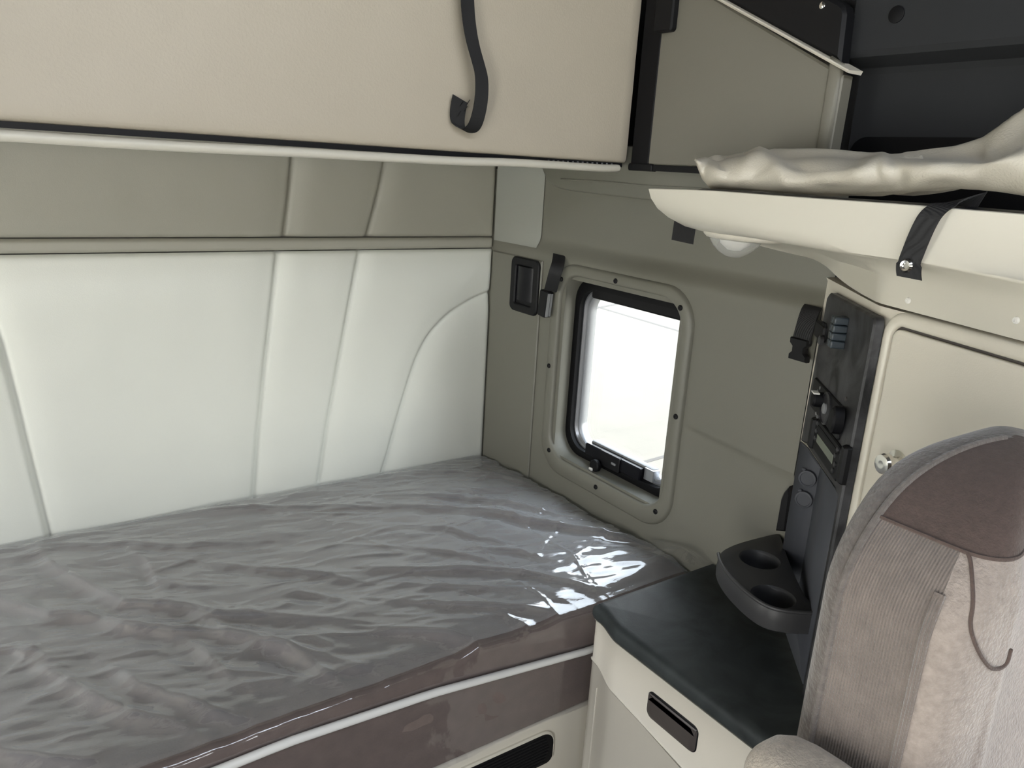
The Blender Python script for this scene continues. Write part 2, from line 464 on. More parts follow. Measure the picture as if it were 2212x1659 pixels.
# the lip along the slope
pa, pb = SIDE.p(apex_a, top1[1]+sl*(apex_a-top1[0])), SIDE.p(top1[0]+.004, top1[1]-.004)
dv = (pb-pa).normalized(); nv = Vector((1, 0, 0)).cross(dv)
if nv.z < 0: nv = -nv
rings = []
prof = [(.03, -.003), (-.008, -.003), (-.011, 0), (-.009, .002), (.03, .004)]
for p in (pa, pb): rings.append([p + Vector((1, 0, 0))*x + nv*y for x, y in prof])
mb = MB(); mb.loft(rings); mb.build('lip', 'tower', us, angle=30)
# black strip along the bottom of the side panel
q0, q1 = sp(1412, 357), sp(1520, 366)
mb = MB(); mb.box(SIDE, q0[0], 1.1, bz-.012, bz+.001, -.02, .002)
mb.build('slot_strip', 'black', us, smooth=False, bevel=.001)

# black cover panel above the lip
bl = [sp(1540, -14), sp(1812, 134), sp(1824, 30), sp(1821, 12), sp(1812, 4)]
bz2 = bl[0][1]+.25
pts = [(bl[0][0], bl[0][1]), bl[1], bl[2], bl[3], bl[4], (bl[4][0]-.07, bl[4][1]+.035), (bl[4][0]-.25, bz2), (bl[0][0], bz2)]
mb = MB(); mb.prism(SIDE, pts, [(0, -.03), (0, -.008), (.006, -.003)])
bp_ = mb.build('cover_panel', 'black', angle=30)
tag(bp_, 'black cover panel with rounded corner above the sloping beige lip', 'panel')
mb = MB(); a, b = sp(1775, 11)
mb.cyl(SIDE, a, b, [(.006, -.004), (.006, -.001), (.003, .001)], 14)
mb.build('screw', 'chrome', bp_)

# dark trim of the cab side further forward
mb = MB()
DX = .06
zt = at('X', DX-.02, 2000, 111).z; zm = at('X', DX+.02, 2000, 139).z
prof = [(DX-.03, TOP), (DX-.02, zt+.01), (DX-.015, zt), (DX+.02, zm), (DX+.025, zm-.01), (DX+.03, .70), (.11, .70), (.11, TOP)]
mb.loft([[Vector((x, y, z)) for x, z in prof] for y in (-1.03, -3.3)])
dk = mb.build('trim_3', 'darktrim', angle=20)
struct(dk, 'dark grey moulded trim above the tray', 'trim')
CAPF = Fr((DX-.022, 0, 0), (0, -1, 0), (0, 0, 1))
a, b = CAPF.pick(1936, 31)
mb = MB(); mb.cyl(CAPF, a, b, [(.0135, -.004), (.0135, .0005), (.0115, .0015)], 24)
mb.build('hole_plug', 'rubber', dk)
RF = Fr((DX+.028, 0, 0), (0, -1, 0), (0, 0, 1))
q0 = RF.pick(1838, 322); q1 = RF.pick(1850, 296); q2 = RF.pick(2300, 288)
mb = MB(); mb.prism(RF, rrect(q0[0], q2[0]+.2, .80, q1[1], .03), [(0, -.002), (0, .003), (.004, .004)])
mb.build('recess', 'rubber', dk)

# left wall with its sleeper window, front bulkhead below the windscreen
mb = MB()
LW = Fr((XL, 0, 0), (0, -1, 0), (0, 0, 1))
for (a0, a1, b0, b1) in ((-.1, .28, FLOOR, TOP), (.28, .92, FLOOR, .05), (.28, .92, .66, TOP), (.92, 1.75, FLOOR, TOP), (1.75, 2.0, FLOOR, TOP), (2.0, 2.7, FLOOR, -.40), (2.0, 2.7, .98, TOP), (2.7, 3.3, FLOOR, TOP)):
    mb.box(LW, a0, a1, b0, b1, 0, .06)
mb.box(WORLD, XL, -1.93, -1.56, -1.09, FLOOR, .84)
o = mb.build('wall_left', 'shell', smooth=False); struct(o, 'beige left side wall of the cab', 'wall')
mb = MB(); mb.box(WORLD, XL-.1, .3, YF-.05, YF, FLOOR, .64)
mb.box(WORLD, XL-.1, .3, YF-.05, YF, .96, 1.33)
mb.box(WORLD, -.75, .3, YF-.05, YF, .62, .98)
mb.box(WORLD, XL-.1, -2.05, YF-.05, YF, .62, .98)
o = mb.build('wall_front', 'ceiling', smooth=False); struct(o, 'dark cab front below and above the windscreen', 'wall')

# concrete yard outside
GZ = -1.8
mb = MB(); mb.box(WORLD, -40, .4, -50, 50, GZ-.1, GZ)
o = mb.build('ground_left', 'ground', smooth=False); struct(o, 'pale concrete on the far side of the cab', 'ground')
mb = MB(); mb.box(WORLD, .4, 60, -50, 50, GZ-.1, GZ)
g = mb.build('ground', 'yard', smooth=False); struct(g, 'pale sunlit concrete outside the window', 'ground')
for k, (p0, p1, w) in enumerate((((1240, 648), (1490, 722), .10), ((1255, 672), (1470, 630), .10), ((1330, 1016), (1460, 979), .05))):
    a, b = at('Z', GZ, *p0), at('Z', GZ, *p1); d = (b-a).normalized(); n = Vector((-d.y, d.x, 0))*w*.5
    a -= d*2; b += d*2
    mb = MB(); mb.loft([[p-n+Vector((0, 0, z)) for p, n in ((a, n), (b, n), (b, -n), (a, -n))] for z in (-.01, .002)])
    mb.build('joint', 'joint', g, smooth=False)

# ================================================================== WINDOW
win = bpy.data.objects.new('window_1', None); C.objects.link(win); win.location = (0, -.55, .36+ZB); win['_org'] = (0, -.55, .36)
struct(win, 'rounded sleeper window in the side wall', 'window')
def ring(y0, y1, z0, z1, r, c, n=8): return [SIDE.p(a, b, c) for a, b in rrect(y0, y1, z0, z1, r, n)]
mb = MB()
mb.loft([ring(.297, .797, .066, .640, .088, -.002), ring(.299, .795, .068, .638, .087, .006), ring(.304, .790, .073, .633, .083, .010),
         ring(.330, .770, .106, .616, .072, .010), ring(.334, .767, .110, .613, .069, .008), ring(.337, .765, .113, .611, .067, .002),
         ring(.339, .763, .118, .608, .066, -.02), ring(.342, .762, .122, .604, .065, -.058), ring(.36, .75, .14, .59, .06, -.06)], False, False)
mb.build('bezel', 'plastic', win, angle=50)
mb = MB()
mb.loft([ring(.336, .768, .118, .610, .068, -.046), ring(.340, .764, .122, .606, .066, -.042), ring(.360, .744, .140, .578, .058, -.042), ring(.362, .742, .142, .576, .056, -.052), ring(.362, .742, .142, .576, .056, -.062)], False, False)
mb.build('gasket', 'rubber', win, angle=50)
mb = MB()
mb.loft([ring(.354, .750, .136, .584, .060, -.056), ring(.366, .738, .146, .574, .056, -.054), ring(.370, .734, .149, .571, .054, -.060), ring(.376, .728, .153, .568, .052, -.060), ring(.380, .724, .156, .565, .050, -.068), ring(.380, .724, .156, .565, .050, -.085)], False, False)
mb.build('pane_frame', 'alu', win, angle=30)
mb = MB(); mb.box(SIDE, .350, .752, .120, .600, -.080, -.076); mb.build('pane', 'glass', win, smooth=False)
# dark rolled shade along the top of the pane
mb = MB(); mb.box(SIDE, .392, .76, .553, .60, -.073, -.050); mb.build('shade', 'black', win, bevel=.006)
# latch along the bottom
LF = Fr((.044, 0, 0), (0, -1, 0), (0, 0, 1))
def lp(px, py): return LF.pick(px, py)
a0, b0 = lp(1266, 975); a1, b1 = lp(1402, 1040)
mb = MB(); mb.prism(LF, rrect(a0, a1-.03, .137, .170, .004), [(0, -.03), (0, .002), (.002, .005)])
la = mb.build('latch', 'blackgloss', win, angle=30)
mb = MB(); mb.prism(LF, rrect(a0+.006, a1, .162, .176, .003), [(0, -.03), (0, -.014), (.001, -.012)]); mb.build('slide_bar', 'silver', la, angle=30)
mb = MB(); mb.prism(LF, rrect(a1-.028, a1+.004, .143, .174, .003), [(0, -.03), (0, -.010), (.001, -.008)]); mb.build('end_clip', 'alu', la, angle=30)
ac, bc = lp(1318, 1005)
mb = MB(); mb.prism(LF, rrect(ac-.032, ac+.042, .132, .172, .004), [(0, 0), (0, .008), (.002, .010)]); mb.build('latch_plate', 'black', la, angle=30)
kc = lp(1300, 1003)
mb = MB(); mb.cyl(LF, kc[0], kc[1], [(.010, .008), (.010, .016), (.017, .018), (.017, .027), (.014, .030)], 20); mb.build('latch_knob', 'rubber', la, angle=40)
mb = MB(); mb.box(LF, kc[0]-.014, kc[0]+.0, kc[1]-.018, kc[1]-.006, .026, .034); mb.build('knob_mark', 'white', la, bevel=.003)
mb = MB(); sx = lp(1332, 1001); mb.box(LF, sx[0]-.008, sx[0]+.008, sx[1]-.003, sx[1]+.003, .009, .0125); mb.build('latch_slot', 'silver', la, bevel=.001)
for px, py in ((1213, 603), (1330, 607), (1470, 665), (1460, 900), (1416, 1105), (1287, 1052), (1186, 972), (1186, 790)):
    a, b = SIDE.pick(px, py, .010)
    mb = MB(); mb.cyl(SIDE, a, b, [(.0064, .007), (.0064, .0118), (.0045, .0138), (.0018, .0135), (.0018, .0122)], 14)
    mb.build('screw', 'black', win)

# ================================================================== UPPER BUNK (folded up)
BY = -.545
ub = thing('upper_bunk', 'folded-up upper bunk with cream vinyl underside above the bed', 'bunk', (-1.1, -.3, .89))
zb0 = .8895
nx = 150
mb = MB(); xs = np.linspace(XL+.02, -.006, nx); rows = []
BT = 1.75
zz = np.concatenate([[zb0-.001, zb0, zb0+.003, zb0+.007, zb0+.013], np.linspace(zb0+.03, BT, 50)])
for x in xs:
    row = [Vector((x, -.08, zb0))]
    for z in zz:
        ins = .012*(1-math.sqrt(max(0, 1-(1-min(1, (z-zb0)/.013))**2))) if z >= zb0 else .03
        e = min(x-(XL+.02), -.006-x); ie = .006*(1-math.sqrt(max(0, 1-(1-min(1, e/.012))**2)))
        wob = .0022*float(vnoise(np.array(x), np.array(z), 9, 9, 11)) + .0012*float(vnoise(np.array(x), np.array(z), 24, 30, 12))
        row.append(Vector((x, BY+ins+ie+wob, z)))
    row.append(Vector((x, -.08, BT)))
    rows.append(row)
mb.grid(rows); mb.F(*range(len(rows[0]))); n0 = (nx-1)*len(rows[0]); mb.F(*range(n0, n0+len(rows[0])))
mb.build('vinyl_cover', 'bunk', ub, angle=50)
# thin dark seam with staples and the piping roll below it
mb = MB(); mb.box(WORLD, XL+.03, -.02, BY+.004, BY+.05, zb0-.008, zb0+.001); mb.build('seam_strip', 'black', ub, smooth=False)
pts = []; rad = []
pp = [(-30, 289), (0, 291), (200, 303), (400, 314), (600, 326), (800, 336), (1000, 346), (1100, 350), (1200, 355), (1300, 361), (1338, 363)]
pp = [at('Y', BY-.004, *p) for p in pp]
pp = [Vector((XL+.03, BY-.004, pp[0].z))] + pp
for k, p in enumerate(pp): p.z -= .0015 + .0012*math.sin(k*2.1)
pts = smooth_poly(pp, 2, False)
rad = [.0082]*(len(pts)-2) + [.0075, .004]
mb = MB(); mb.tube(pts, rad, 12); mb.build('piping', 'piping_vinyl', ub)
mb = MB()
for k in range(14):
    a = at('Y', BY-.001, 1185+k*10.5, 349.5+k*.55)
    mb.box(Fr(a, (1, 0, 0), (0, 0, 1)), -.0006, .0006, -.002, .004, -.003, .002)
mb.build('staples', 'silver', ub, smooth=False)

# black guide post at its right end
gp = thing('guide_post', 'tall black post between the upper bunk and the beige side panel', 'post', (0, -.58, .88))
mb = MB(); mb.box(SIDE, .549, .606, .884, 1.5, -.03, .002); mb.build('rail', 'rubber', gp, bevel=.003)
a0, b0 = SIDE.pick(1420, 62, .002); a1, b1 = SIDE.pick(1452, 62, .012)
mb = MB(); mb.prism(SIDE, rrect(a0, a1, b1-.004, b1+.16, .008), [(0, -.002), (0, .012), (.004, .015)]); mb.build('stop_block', 'black', gp, angle=30)
mb = MB(); mb.prism(SIDE, rrect(.545, .622, .876, .892, .005), [(0, -.01), (0, .004), (.002, .006)]); mb.build('foot', 'black', gp, angle=30)

# hanging strap
sy = BY-.03
path = [((1008, -60), 0), ((1009, -10), 0), ((1012, 40), .004), ((1020, 90), .006), ((1033, 135), .012), ((1041, 165), .016), ((1041, 205), .020), ((1036, 240), .018), ((1028, 268), .012), ((1018, 281), .000), ((1002, 281), -.012), ((990, 274), -.017), ((987, 255), -.018), ((990, 232), -.016), ((994, 213), -.016)]
pts = [at('Y', sy-d, *p) for p, d in path]
pts = smooth_poly(pts, 2, False)
wv = []
n = len(pts)
for i, p in enumerate(pts):
    t = i/(n-1)
    tilt = -.15 if t < .6 else (-.15 - .25*min(1, (t-.6)/.15))
    w = Vector((math.cos(tilt), -.12, math.sin(tilt))).normalized()*(.0135 if t < .75 else .0165)
    wv.append(w)
mb = MB(); mb.ribbon(pts, wv, .0022)
st = mb.build('hanging_strap', 'web', loc=pts[0], angle=40)
tag(st, 'black webbing strap with curled end hanging in front of upper bunk', 'strap')
mb = MB()
for dx, dz in ((-.004, .012), (.006, .004), (-.008, -.006), (.011, .016)):
    q = at('Y', sy+.014, 994, 245) + Vector((dx, -.004, dz))
    mb.tube([q, q+Vector((.006, -.002, .010))], .0006, 5)
mb.build('loose_threads', 'black', st)

# ================================================================== LOWER BED
def topz(a):   # puffing of the mattress along the wall
    return .035*a
MX0, MX1 = XL+.01, -.004
FRONT = -.882
C1 = lambda L: [at('Z', .004, x*.3973, 1000+y*.3973).to_2d()[:] for x, y in L]
C2 = lambda L: [at('Z', .012, 900+x*.3165, 950+y*.3165).to_2d()[:] for x, y in L]
ridges = []
for L, w, h in (
    ([(-200, 700), (0, 745), (150, 790), (280, 830), (420, 835), (560, 860), (700, 910), (900, 930), (1100, 940), (1350, 985), (1600, 1050), (1762, 1085), (1950, 1140)], .016, .0085),
    ([(200, 450), (280, 560), (450, 660), (560, 715), (680, 785), (900, 800), (1050, 815), (1200, 860), (1330, 855), (1620, 870), (1762, 880), (1900, 900)], .016, .008),
    ([(150, 450), (450, 455), (700, 445), (900, 465), (1150, 450), (1410, 440)], .012, .006),
    ([(150, 1080), (280, 1150), (420, 1230), (600, 1330), (740, 1390), (940, 1425), (1130, 1500)], .016, .008),
    ([(560, 1100), (680, 1180), (760, 1240), (950, 1310), (1200, 1390), (1390, 1420)], .016, .008),
    ([(930, 970), (990, 980), (1080, 1020), (1170, 1110), (1260, 1190), (1300, 1220)], .013, .006),
    ([(1100, 550), (1200, 560), (1300, 570), (1500, 600), (1762, 630), (1950, 670)], .012, .006),
    ([(-100, 1540), (0, 1570), (150, 1600), (300, 1625), (580, 1640)], .014, .007),
    ([(1050, 840), (1150, 900), (1250, 950), (1400, 975)], .012, .005),
    ([(700, 480), (800, 540), (850, 640), (900, 760)], .010, .004),
    ([(880, 660), (1000, 690), (1100, 700), (1270, 695)], .010, .004),
    ([(840, 290), (1100, 270), (1400, 250), (1762, 250), (2100, 260)], .012, .006),
    ([(1310, 1060), (1420, 1010), (1560, 1040), (1762, 1170), (1900, 1240)], .014, .007),
    ([(-100, 1030), (60, 1020), (200, 1040), (330, 1110)], .014, .005),
    ([(1500, 760), (1620, 730), (1762, 750), (1900, 790)], .010, .004),
    ([(1580, 1010), (1700, 1000), (1830, 1040)], .010, .004),
    ([(60, 520), (200, 500), (300, 470)], .010, .004)):
    ridges.append((C1(L), w, h))
for L, w, h in (
    ([(-300, 440), (0, 465), (200, 475), (500, 510), (750, 570), (1000, 610), (1250, 660), (1500, 720), (1650, 770), (1850, 870)], .014, .008),
    ([(-300, 380), (0, 390), (300, 400), (600, 440), (900, 520), (1060, 550)], .012, .006),
    ([(-300, 890), (0, 910), (300, 915), (600, 930), (850, 970), (1050, 1010), (1230, 1060)], .014, .007),
    ([(-200, 1120), (0, 1140), (300, 1170), (600, 1190), (900, 1195), (1180, 1200)], .013, .006),
    ([(-250, 1320), (0, 1345), (250, 1370), (500, 1400), (670, 1455)], .014, .008),
    ([(440, 770), (700, 790), (860, 840)], .010, .004),
    ([(-100, 1000), (0, 1010), (250, 1030), (500, 1060), (720, 1060)], .011, .004),
    ([(0, 200), (300, 210), (600, 250), (850, 330)], .010, .004),
    ([(0, 600), (200, 620), (420, 690), (600, 720)], .010, .004),
    ([(0, 750), (220, 790), (440, 850), (560, 880)], .010, .004),
    ([(640, 1260), (900, 1290), (1180, 1290)], .010, .005)):
    ridges.append((C2(L), w, h))
creases = [C2(L) for L in ([(160, 550), (400, 740), (630, 920)], [(280, 280), (430, 400), (640, 530), (900, 710), (1050, 800), (1230, 1070)], [(0, 930), (280, 1060), (550, 1200)],
                           [(0, 340), (160, 440)], [(700, 1010), (870, 1120), (1030, 1280)], [(810, 800), (720, 930), (690, 1010)], [(620, 1260), (710, 1350)], [(410, 360), (425, 420), (412, 500)])]
def topheight(X, Y, fine):
    h = -Y*.030*sstep(-1.6, -.2, X)                         # rises a little toward the front right
    h = h - .013*np.exp(np.minimum(0, Y)/.016) - .014*np.exp(np.minimum(0, X)/.012)
    bend = sstep(0, .05, -Y)
    for pts, w, hh in ridges:
        d, s_, t = pl_dist(X, Y, pts)
        env = np.sin(np.pi*np.clip(t, .04, .96))**.5
        ww = np.where(s_ > 0, w*1.8, w*.7)
        dc = np.sqrt(d*d+.0025**2)-.0025
        h = h + env*hh*1.5*(np.exp(-dc/ww) - .40*np.exp(-((d-w*2.0)/(w*1.3))**2)*(s_ < 0))*bend
    h = h + .008*vnoise(X+.6*Y, Y, 4, 9, 21)*bend + .006*vnoise(X*1.0-.9*Y, Y+.35*X, 8, 19, 22)*bend
    h = h + .0035*vnoise(X-.4*Y, Y+.25*X, 20, 55, 23)*bend
    if fine:
        for pts, w, hh in minor:
            d, s_, t = pl_dist(X, Y, pts)
            dc = np.sqrt(d*d+.0012**2)-.0012
            h = h + hh*np.sin(np.pi*t)*np.exp(-dc/np.where(s_ > 0, w*2.2, w))*bend
        for pts in creases:
            d, s_, t = pl_dist(X, Y, pts)
            h = h + .0016*np.exp(-(d/.0035)**2)
        # many fine stretched folds that run into the far right corner
        right = sstep(-.75, -.05, X)
        far = sstep(-.42, -.02, X)*sstep(-.62, -.40, Y)
        h = h + far*.0018*np.sin((Y*1.0+X*.42)*190 + 3*vnoise(X, Y, 7, 7, 31))*np.clip(.35+vnoise(X, Y, 6, 12, 33)*1.8, 0, 1)*bend
        h = h + .0018*vnoise(X-.3*Y, Y+.2*X, 40, 70, 36)*sstep(-.75, -.45, X)*sstep(-.55, -.72, Y)*bend
        h = h + .0018*vnoise(X+.3*Y, Y+.2*X, 45, 110, 34)*bend*np.clip(.45+1.4*vnoise(X, Y, 5, 8, 35), 0, 1)*(1-.6*sstep(-.5, -.25, X))
    return h
_r = np.random.RandomState(12)
minor = []
for _ in range(170):
    x0, y0 = -1.5+1.5*_r.rand(), -.86*_r.rand()
    th0 = math.radians(-14 + 22*_r.randn()); L = .07+.26*_r.rand()**1.5; bend_ = .5*_r.randn()
    pts = []
    for k in range(6):
        t = k/5; th = th0+bend_*(t-.5)
        pts.append((x0, y0)); x0 += L/5*math.cos(th); y0 += L/5*math.sin(th)
    minor.append((pts, .0035+.004*_r.rand(), .0012+.0026*_r.rand()))
def frontz(x):   # height of the front edge piping
    return float(np.interp(x, [-2.3, -1.05, -.93, -.67, -.31, 0], [-.028, -.026, -.022, -.033, -.072, -.078]))
MBOT = -.205
def bed_surface(off, fine, zend):
    xs = np.concatenate([np.linspace(MX0, -1.5, 40), np.linspace(-1.495, MX1, 380)])
    ys = np.linspace(-.004, FRONT+.025, 230)
    X, Y = np.meshgrid(xs, ys, indexing='ij')
    H = topheight(X, Y, fine) if fine else .9*topheight(X, Y, False)-.0045
    fade = sstep(-FRONT, -FRONT-.07, -Y)
    H = H*(.35+.65*fade)
    rows = []
    for i, x in enumerate(xs):
        row = [Vector((x, y, H[i, j]+off)) for j, y in enumerate(ys)]
        ze = H[i, -1]+off; pz = frontz(x)
        # rounded edge, then boxing
        y0 = ys[-1]
        for t in (.25, .5, .75, 1.0):
            row.append(Vector((x, y0-.026*math.sin(t*math.pi/2), ze-.014*(1-math.cos(t*math.pi/2)))))
        ye = y0-.026
        zs = np.linspace(min(ze-.018, pz+.004), zend, 22)
        for k, z in enumerate(zs):
            rip = 0
            if fine:
                rip = .004*float(vnoise(np.array(x), np.array(z), 13, 22, 41)) + .006*float(vnoise(np.array(x+.7*z), np.array(z), 5, 10, 42))*min(1, k/8)
            if fine: rip += .0016*float(vnoise(np.array(x+.5*z), np.array(z), 42, 60, 43))
            row.append(Vector((x, ye-off*.8-.002-rip, z)))
        rows.append(row)
    return rows
bed = thing('mattress', 'brown-grey lower bunk mattress with pale piping wrapped in clear plastic', 'mattress', (-1.1, -.45, MBOT))
rows = bed_surface(0.0, False, MBOT)
mb = MB()
rows2 = [[Vector((r[0].x, -.004, MBOT))] + r for r in rows]
mb.grid(rows2, close_v=True); L = len(rows2[0]); mb.F(*range(L)); mb.F(*range(len(mb.v)-L, len(mb.v)))
mb.build('fabric_cover', 'mattress', bed, angle=70)
pts = [Vector((x, FRONT-.012, frontz(x))) for x in np.linspace(MX0, -.02, 60)]
mb = MB(); mb.tube(pts, .0075, 10); mb.build('piping', 'pipe', bed)
rows = bed_surface(.0035, True, -.215)
mb = MB(); mb.grid(rows)
fm = mb.build('plastic_film', 'film', loc=(-1.1, -.45, 0), angle=70)
fm.data.materials.append(M['film_clear'])
for p in fm.data.polygons:
    if p.center.y < FRONT+.45+.012: p.material_index = 1
tag(fm, 'clear wrinkled plastic film stretched over the lower bunk mattress', 'plastic film')
# loose gathered end of the film at the wall
mb = MB(); P = []
for i in range(26):
    t = i/25; base = at('X', -.006, 1400+t*150, 1166+t*62)
    row = []
    for j in range(9):
        s_ = j/8
        hgt = .030*math.sin(math.pi*min(1, t*1.1))*(1-abs(s_-.35)*1.2)
        q = base + Vector((-.055*s_, -.01*s_, max(0, hgt) + .006*math.sin(9*t+5*s_)*math.sin(math.pi*s_)))
        row.append(q)
    P.append(row)
mb.grid(P); mb.build('gathered_end', 'film_clear', fm, angle=80)

# bunk base with the dark slot
bb = thing('bunk_base', 'beige bunk base panel with black ribbed slot under the mattress', 'bed base', (-1.1, -.45, FLOOR))
BASE = Fr((0, -.888, 0), (1, 0, 0), (0, 0, 1))
mb = MB(); mb.box(WORLD, MX0, -.012, -.888, -.02, FLOOR, MBOT-.003); mb.build('panel', 'tower', bb, bevel=.006)
s0, s1 = BASE.pick(1188, 1574), BASE.pick(1211, 1630)
mb = MB(); mb.prism(BASE, rrect(-1.2, s0[0]+.012, s1[1]-.002, s0[1]+.003, [.004, .02, .035, .004]), [(0, -.004), (0, .004), (.003, .006)])
sl_ = mb.build('slot_rim', 'tower', bb, angle=30)
mb = MB(); mb.prism(BASE, rrect(-1.19, s0[0]+.007, s1[1]+.003, s0[1]-.002, [.004, .016, .03, .004]), [(0, 0), (0, .0064), (.001, .0070)])
mb.build('slot_liner', 'rubber', sl_, angle=30)
mb = MB()
for k in range(9):
    z = s1[1]+.010+k*.0075
    mb.tube([BASE.p(-1.18, z, .0068), BASE.p(s0[0]-.004-.012*(abs(k-4)/4), z, .0068)], .0022, 6)
mb.build('slot_ribs', 'black', sl_)

# ================================================================== WARDROBE TOWER
A0, A1 = Vector((0, -1.09, 0)), Vector((-.205, -1.312, 0))
DD = Vector((-.353, -.935, 0)).normalized()
A2 = A1 + DD*.30
def arc_corner(a, b, c, r, n=6):
    d1 = (a-b).normalized(); d2 = (c-b).normalized()
    ang = d1.angle(d2); L = r/math.tan(ang/2)
    p1, p2 = b+d1*L, b+d2*L
    return [p1*(1-t)**2 + b*2*t*(1-t) + p2*t*t for t in [i/n for i in range(n+1)]]
foot = [A0] + arc_corner(A0, A1, A2, .035) + [A2, Vector((.07, A2.y, 0)), Vector((.07, -1.09, 0))]
def poly3(ps, z, off=0):
    o = offset_poly([(p.x, p.y) for p in ps][::-1], off)[::-1]
    return [Vector((x, y, z)) for x, y in o]
foot_c = foot
wd = thing('wardrobe_cabinet', 'tall beige wardrobe cabinet behind the seat with a chrome knob', 'cabinet', (-.1, -1.3, .06))
TZ = .7105
mb = MB(); mb.loft([poly3(foot_c, z) for z in (.066, TZ-.006)] + [poly3(foot_c, TZ, .003)])
tower_body = mb.build('body', 'tower', wd, angle=35)
DOOR = Fr(A1 + DD*.03, DD, (0, 0, 1))     # w points out of the cabinet
if DOOR.w.x > 0: raise RuntimeError
d0 = DOOR.pick(1942, 722); dT = DOOR.pick(1958, 712)
pL = DOOR.pick(1930, 760)[0]
dt = DOOR.pick(1975, 712)[1]
# raised bead around the door and the door leaf
ol = rrect(pL-.022, .283, -.026, dt+.021, .038, 8)
mb = MB(); mb.prism(DOOR, ol, [(0, -.003), (.001, .002), (.004, .0070), (.008, .0095), (.014, .0105), (.0185, .0098), (.0200, .0080), (.0205, -.002)], True, False); mb.build('door_surround', 'tower', wd, angle=70)
ol = rrect(pL-.0015, .2625, -.0055, dt+.0005, .0175, 8)
mb = MB(); mb.prism(DOOR, ol, [(0, 0), (0, .0030)]); mb.build('door_gap', 'brown', wd, angle=30)
mb = MB(); mb.prism(DOOR, ol, [(.0042, .002), (.0042, .0080), (.0055, .0098), (.009, .0105)]); dr = mb.build('door', 'tower', wd, angle=60)
ka = DOOR.pick(1925, 1002, .02)
mb = MB(); mb.cyl(DOOR, ka[0], ka[1], [(.019, .008), (.019, .012), (.010, .015), (.009, .021), (.0145, .025), (.0150, .032), (.013, .036), (.008, .0375), (.004, .037)], 28)
mb.build('knob', 'chrome', dr, angle=30)

# header above the wardrobe, carrying the tray
HZ0, HZ1 = .7145, .83
hd = thing('overhead_tray', 'pale moulded overhead tray shelf jutting out above the window and wardrobe', 'shelf', (-.15, -1.2, .72))
# end curve of the tray in the vertical plane from its tip to the side wall
tip = Vector((-.254, -.874, .845)); W0 = Vector((-.0, -1.075, .735))
tn = Vector((tip.x-W0.x, tip.y-W0.y, 0)).cross(Vector((0, 0, 1))).normalized()
end_px = [(1401, 408), (1406, 428), (1420, 450), (1445, 470), (1485, 490), (1540, 505), (1610, 523), (1680, 541), (1740, 555), (1784, 567)]
endc = [onp(tip, tn, *p) for p in end_px]
rim_px = [(1401, 408), (1440, 409.2), (1480, 410), (1525, 411.5), (1620, 419), (1740, 428), (1860, 436), (1973, 444), (2100, 455), (2212, 464)]
def rimpt(px, py):
    n = Vector((1, .0635, 0)); n = Vector((.998, -.0635, 0))
    return onp(tip, n, px, py)
rim = [rimpt(*p) for p in rim_px]
rim.append(rim[-1] + (rim[-1]-rim[-2])*2.0)
rim.append(rim[-1] + (rim[-1]-rim[-2])*1.0)
# foot curve: where the header stands on the wardrobe outline
outline = [Vector((0, -1.075, 0)), Vector((0, -1.09, 0))] + arc_corner(A0, A1, A2, .05) + [A2, A2+DD*.6]
def along(poly, t):
    L = [0]
    for p, q in zip(poly[:-1], poly[1:]): L.append(L[-1]+(q-p).length)
    s_ = t*L[-1]
    for i in range(len(poly)-1):
        if s_ <= L[i+1]+1e-9:
            return poly[i].lerp(poly[i+1], (s_-L[i])/max(1e-9, L[i+1]-L[i]))
    return poly[-1]
NS = 60
rim_s = smooth_poly(rim, 2, False)
out2 = smooth_poly([p.copy() for p in outline], 1, False)
# outward offset of the header from the wardrobe
rows = []
for i in range(NS+1):
    t = i/NS
    R = along(rim_s, t)
    Fp = along(out2, min(1, t*1.0))
    k = 1-float(sstep(0, .30, t))          # how much of the end curve shapes this section
    inw = Vector((Fp.x-R.x, Fp.y-R.y, 0))
    sec = [R, R+Vector((0, 0, -.012)), R+Vector((0, 0, -.030))+inw.normalized()*.003, R+Vector((0, 0, -.045))+inw.normalized()*.010,
           R+Vector((0, 0, -.058))+inw.normalized()*.024]
    belly_in = min(.055, inw.length*.5)
    sec += [R+Vector((0, 0, -.067))+inw.normalized()*belly_in]
    top_h = .772
    Fo = Fp + Vector((-.006, .002, 0))
    sec += [Vector((R.x+inw.x*.62, R.y+inw.y*.62, top_h+.006)), Vector((R.x+inw.x*.86, R.y+inw.y*.86, top_h-.004)), Vector((Fo.x, Fo.y, top_h-.02)), Vector((Fo.x, Fo.y, HZ0))]
    # blend to the end curve
    E = endc
    sec2 = []
    for j, p in enumerate(sec):
        q = E[j].copy() if j < len(E) else E[-1]
        kk = (k**3)
        sec2.append(p.lerp(q, kk))
    rows.append(sec2)
mb = MB(); mb.grid(rows)
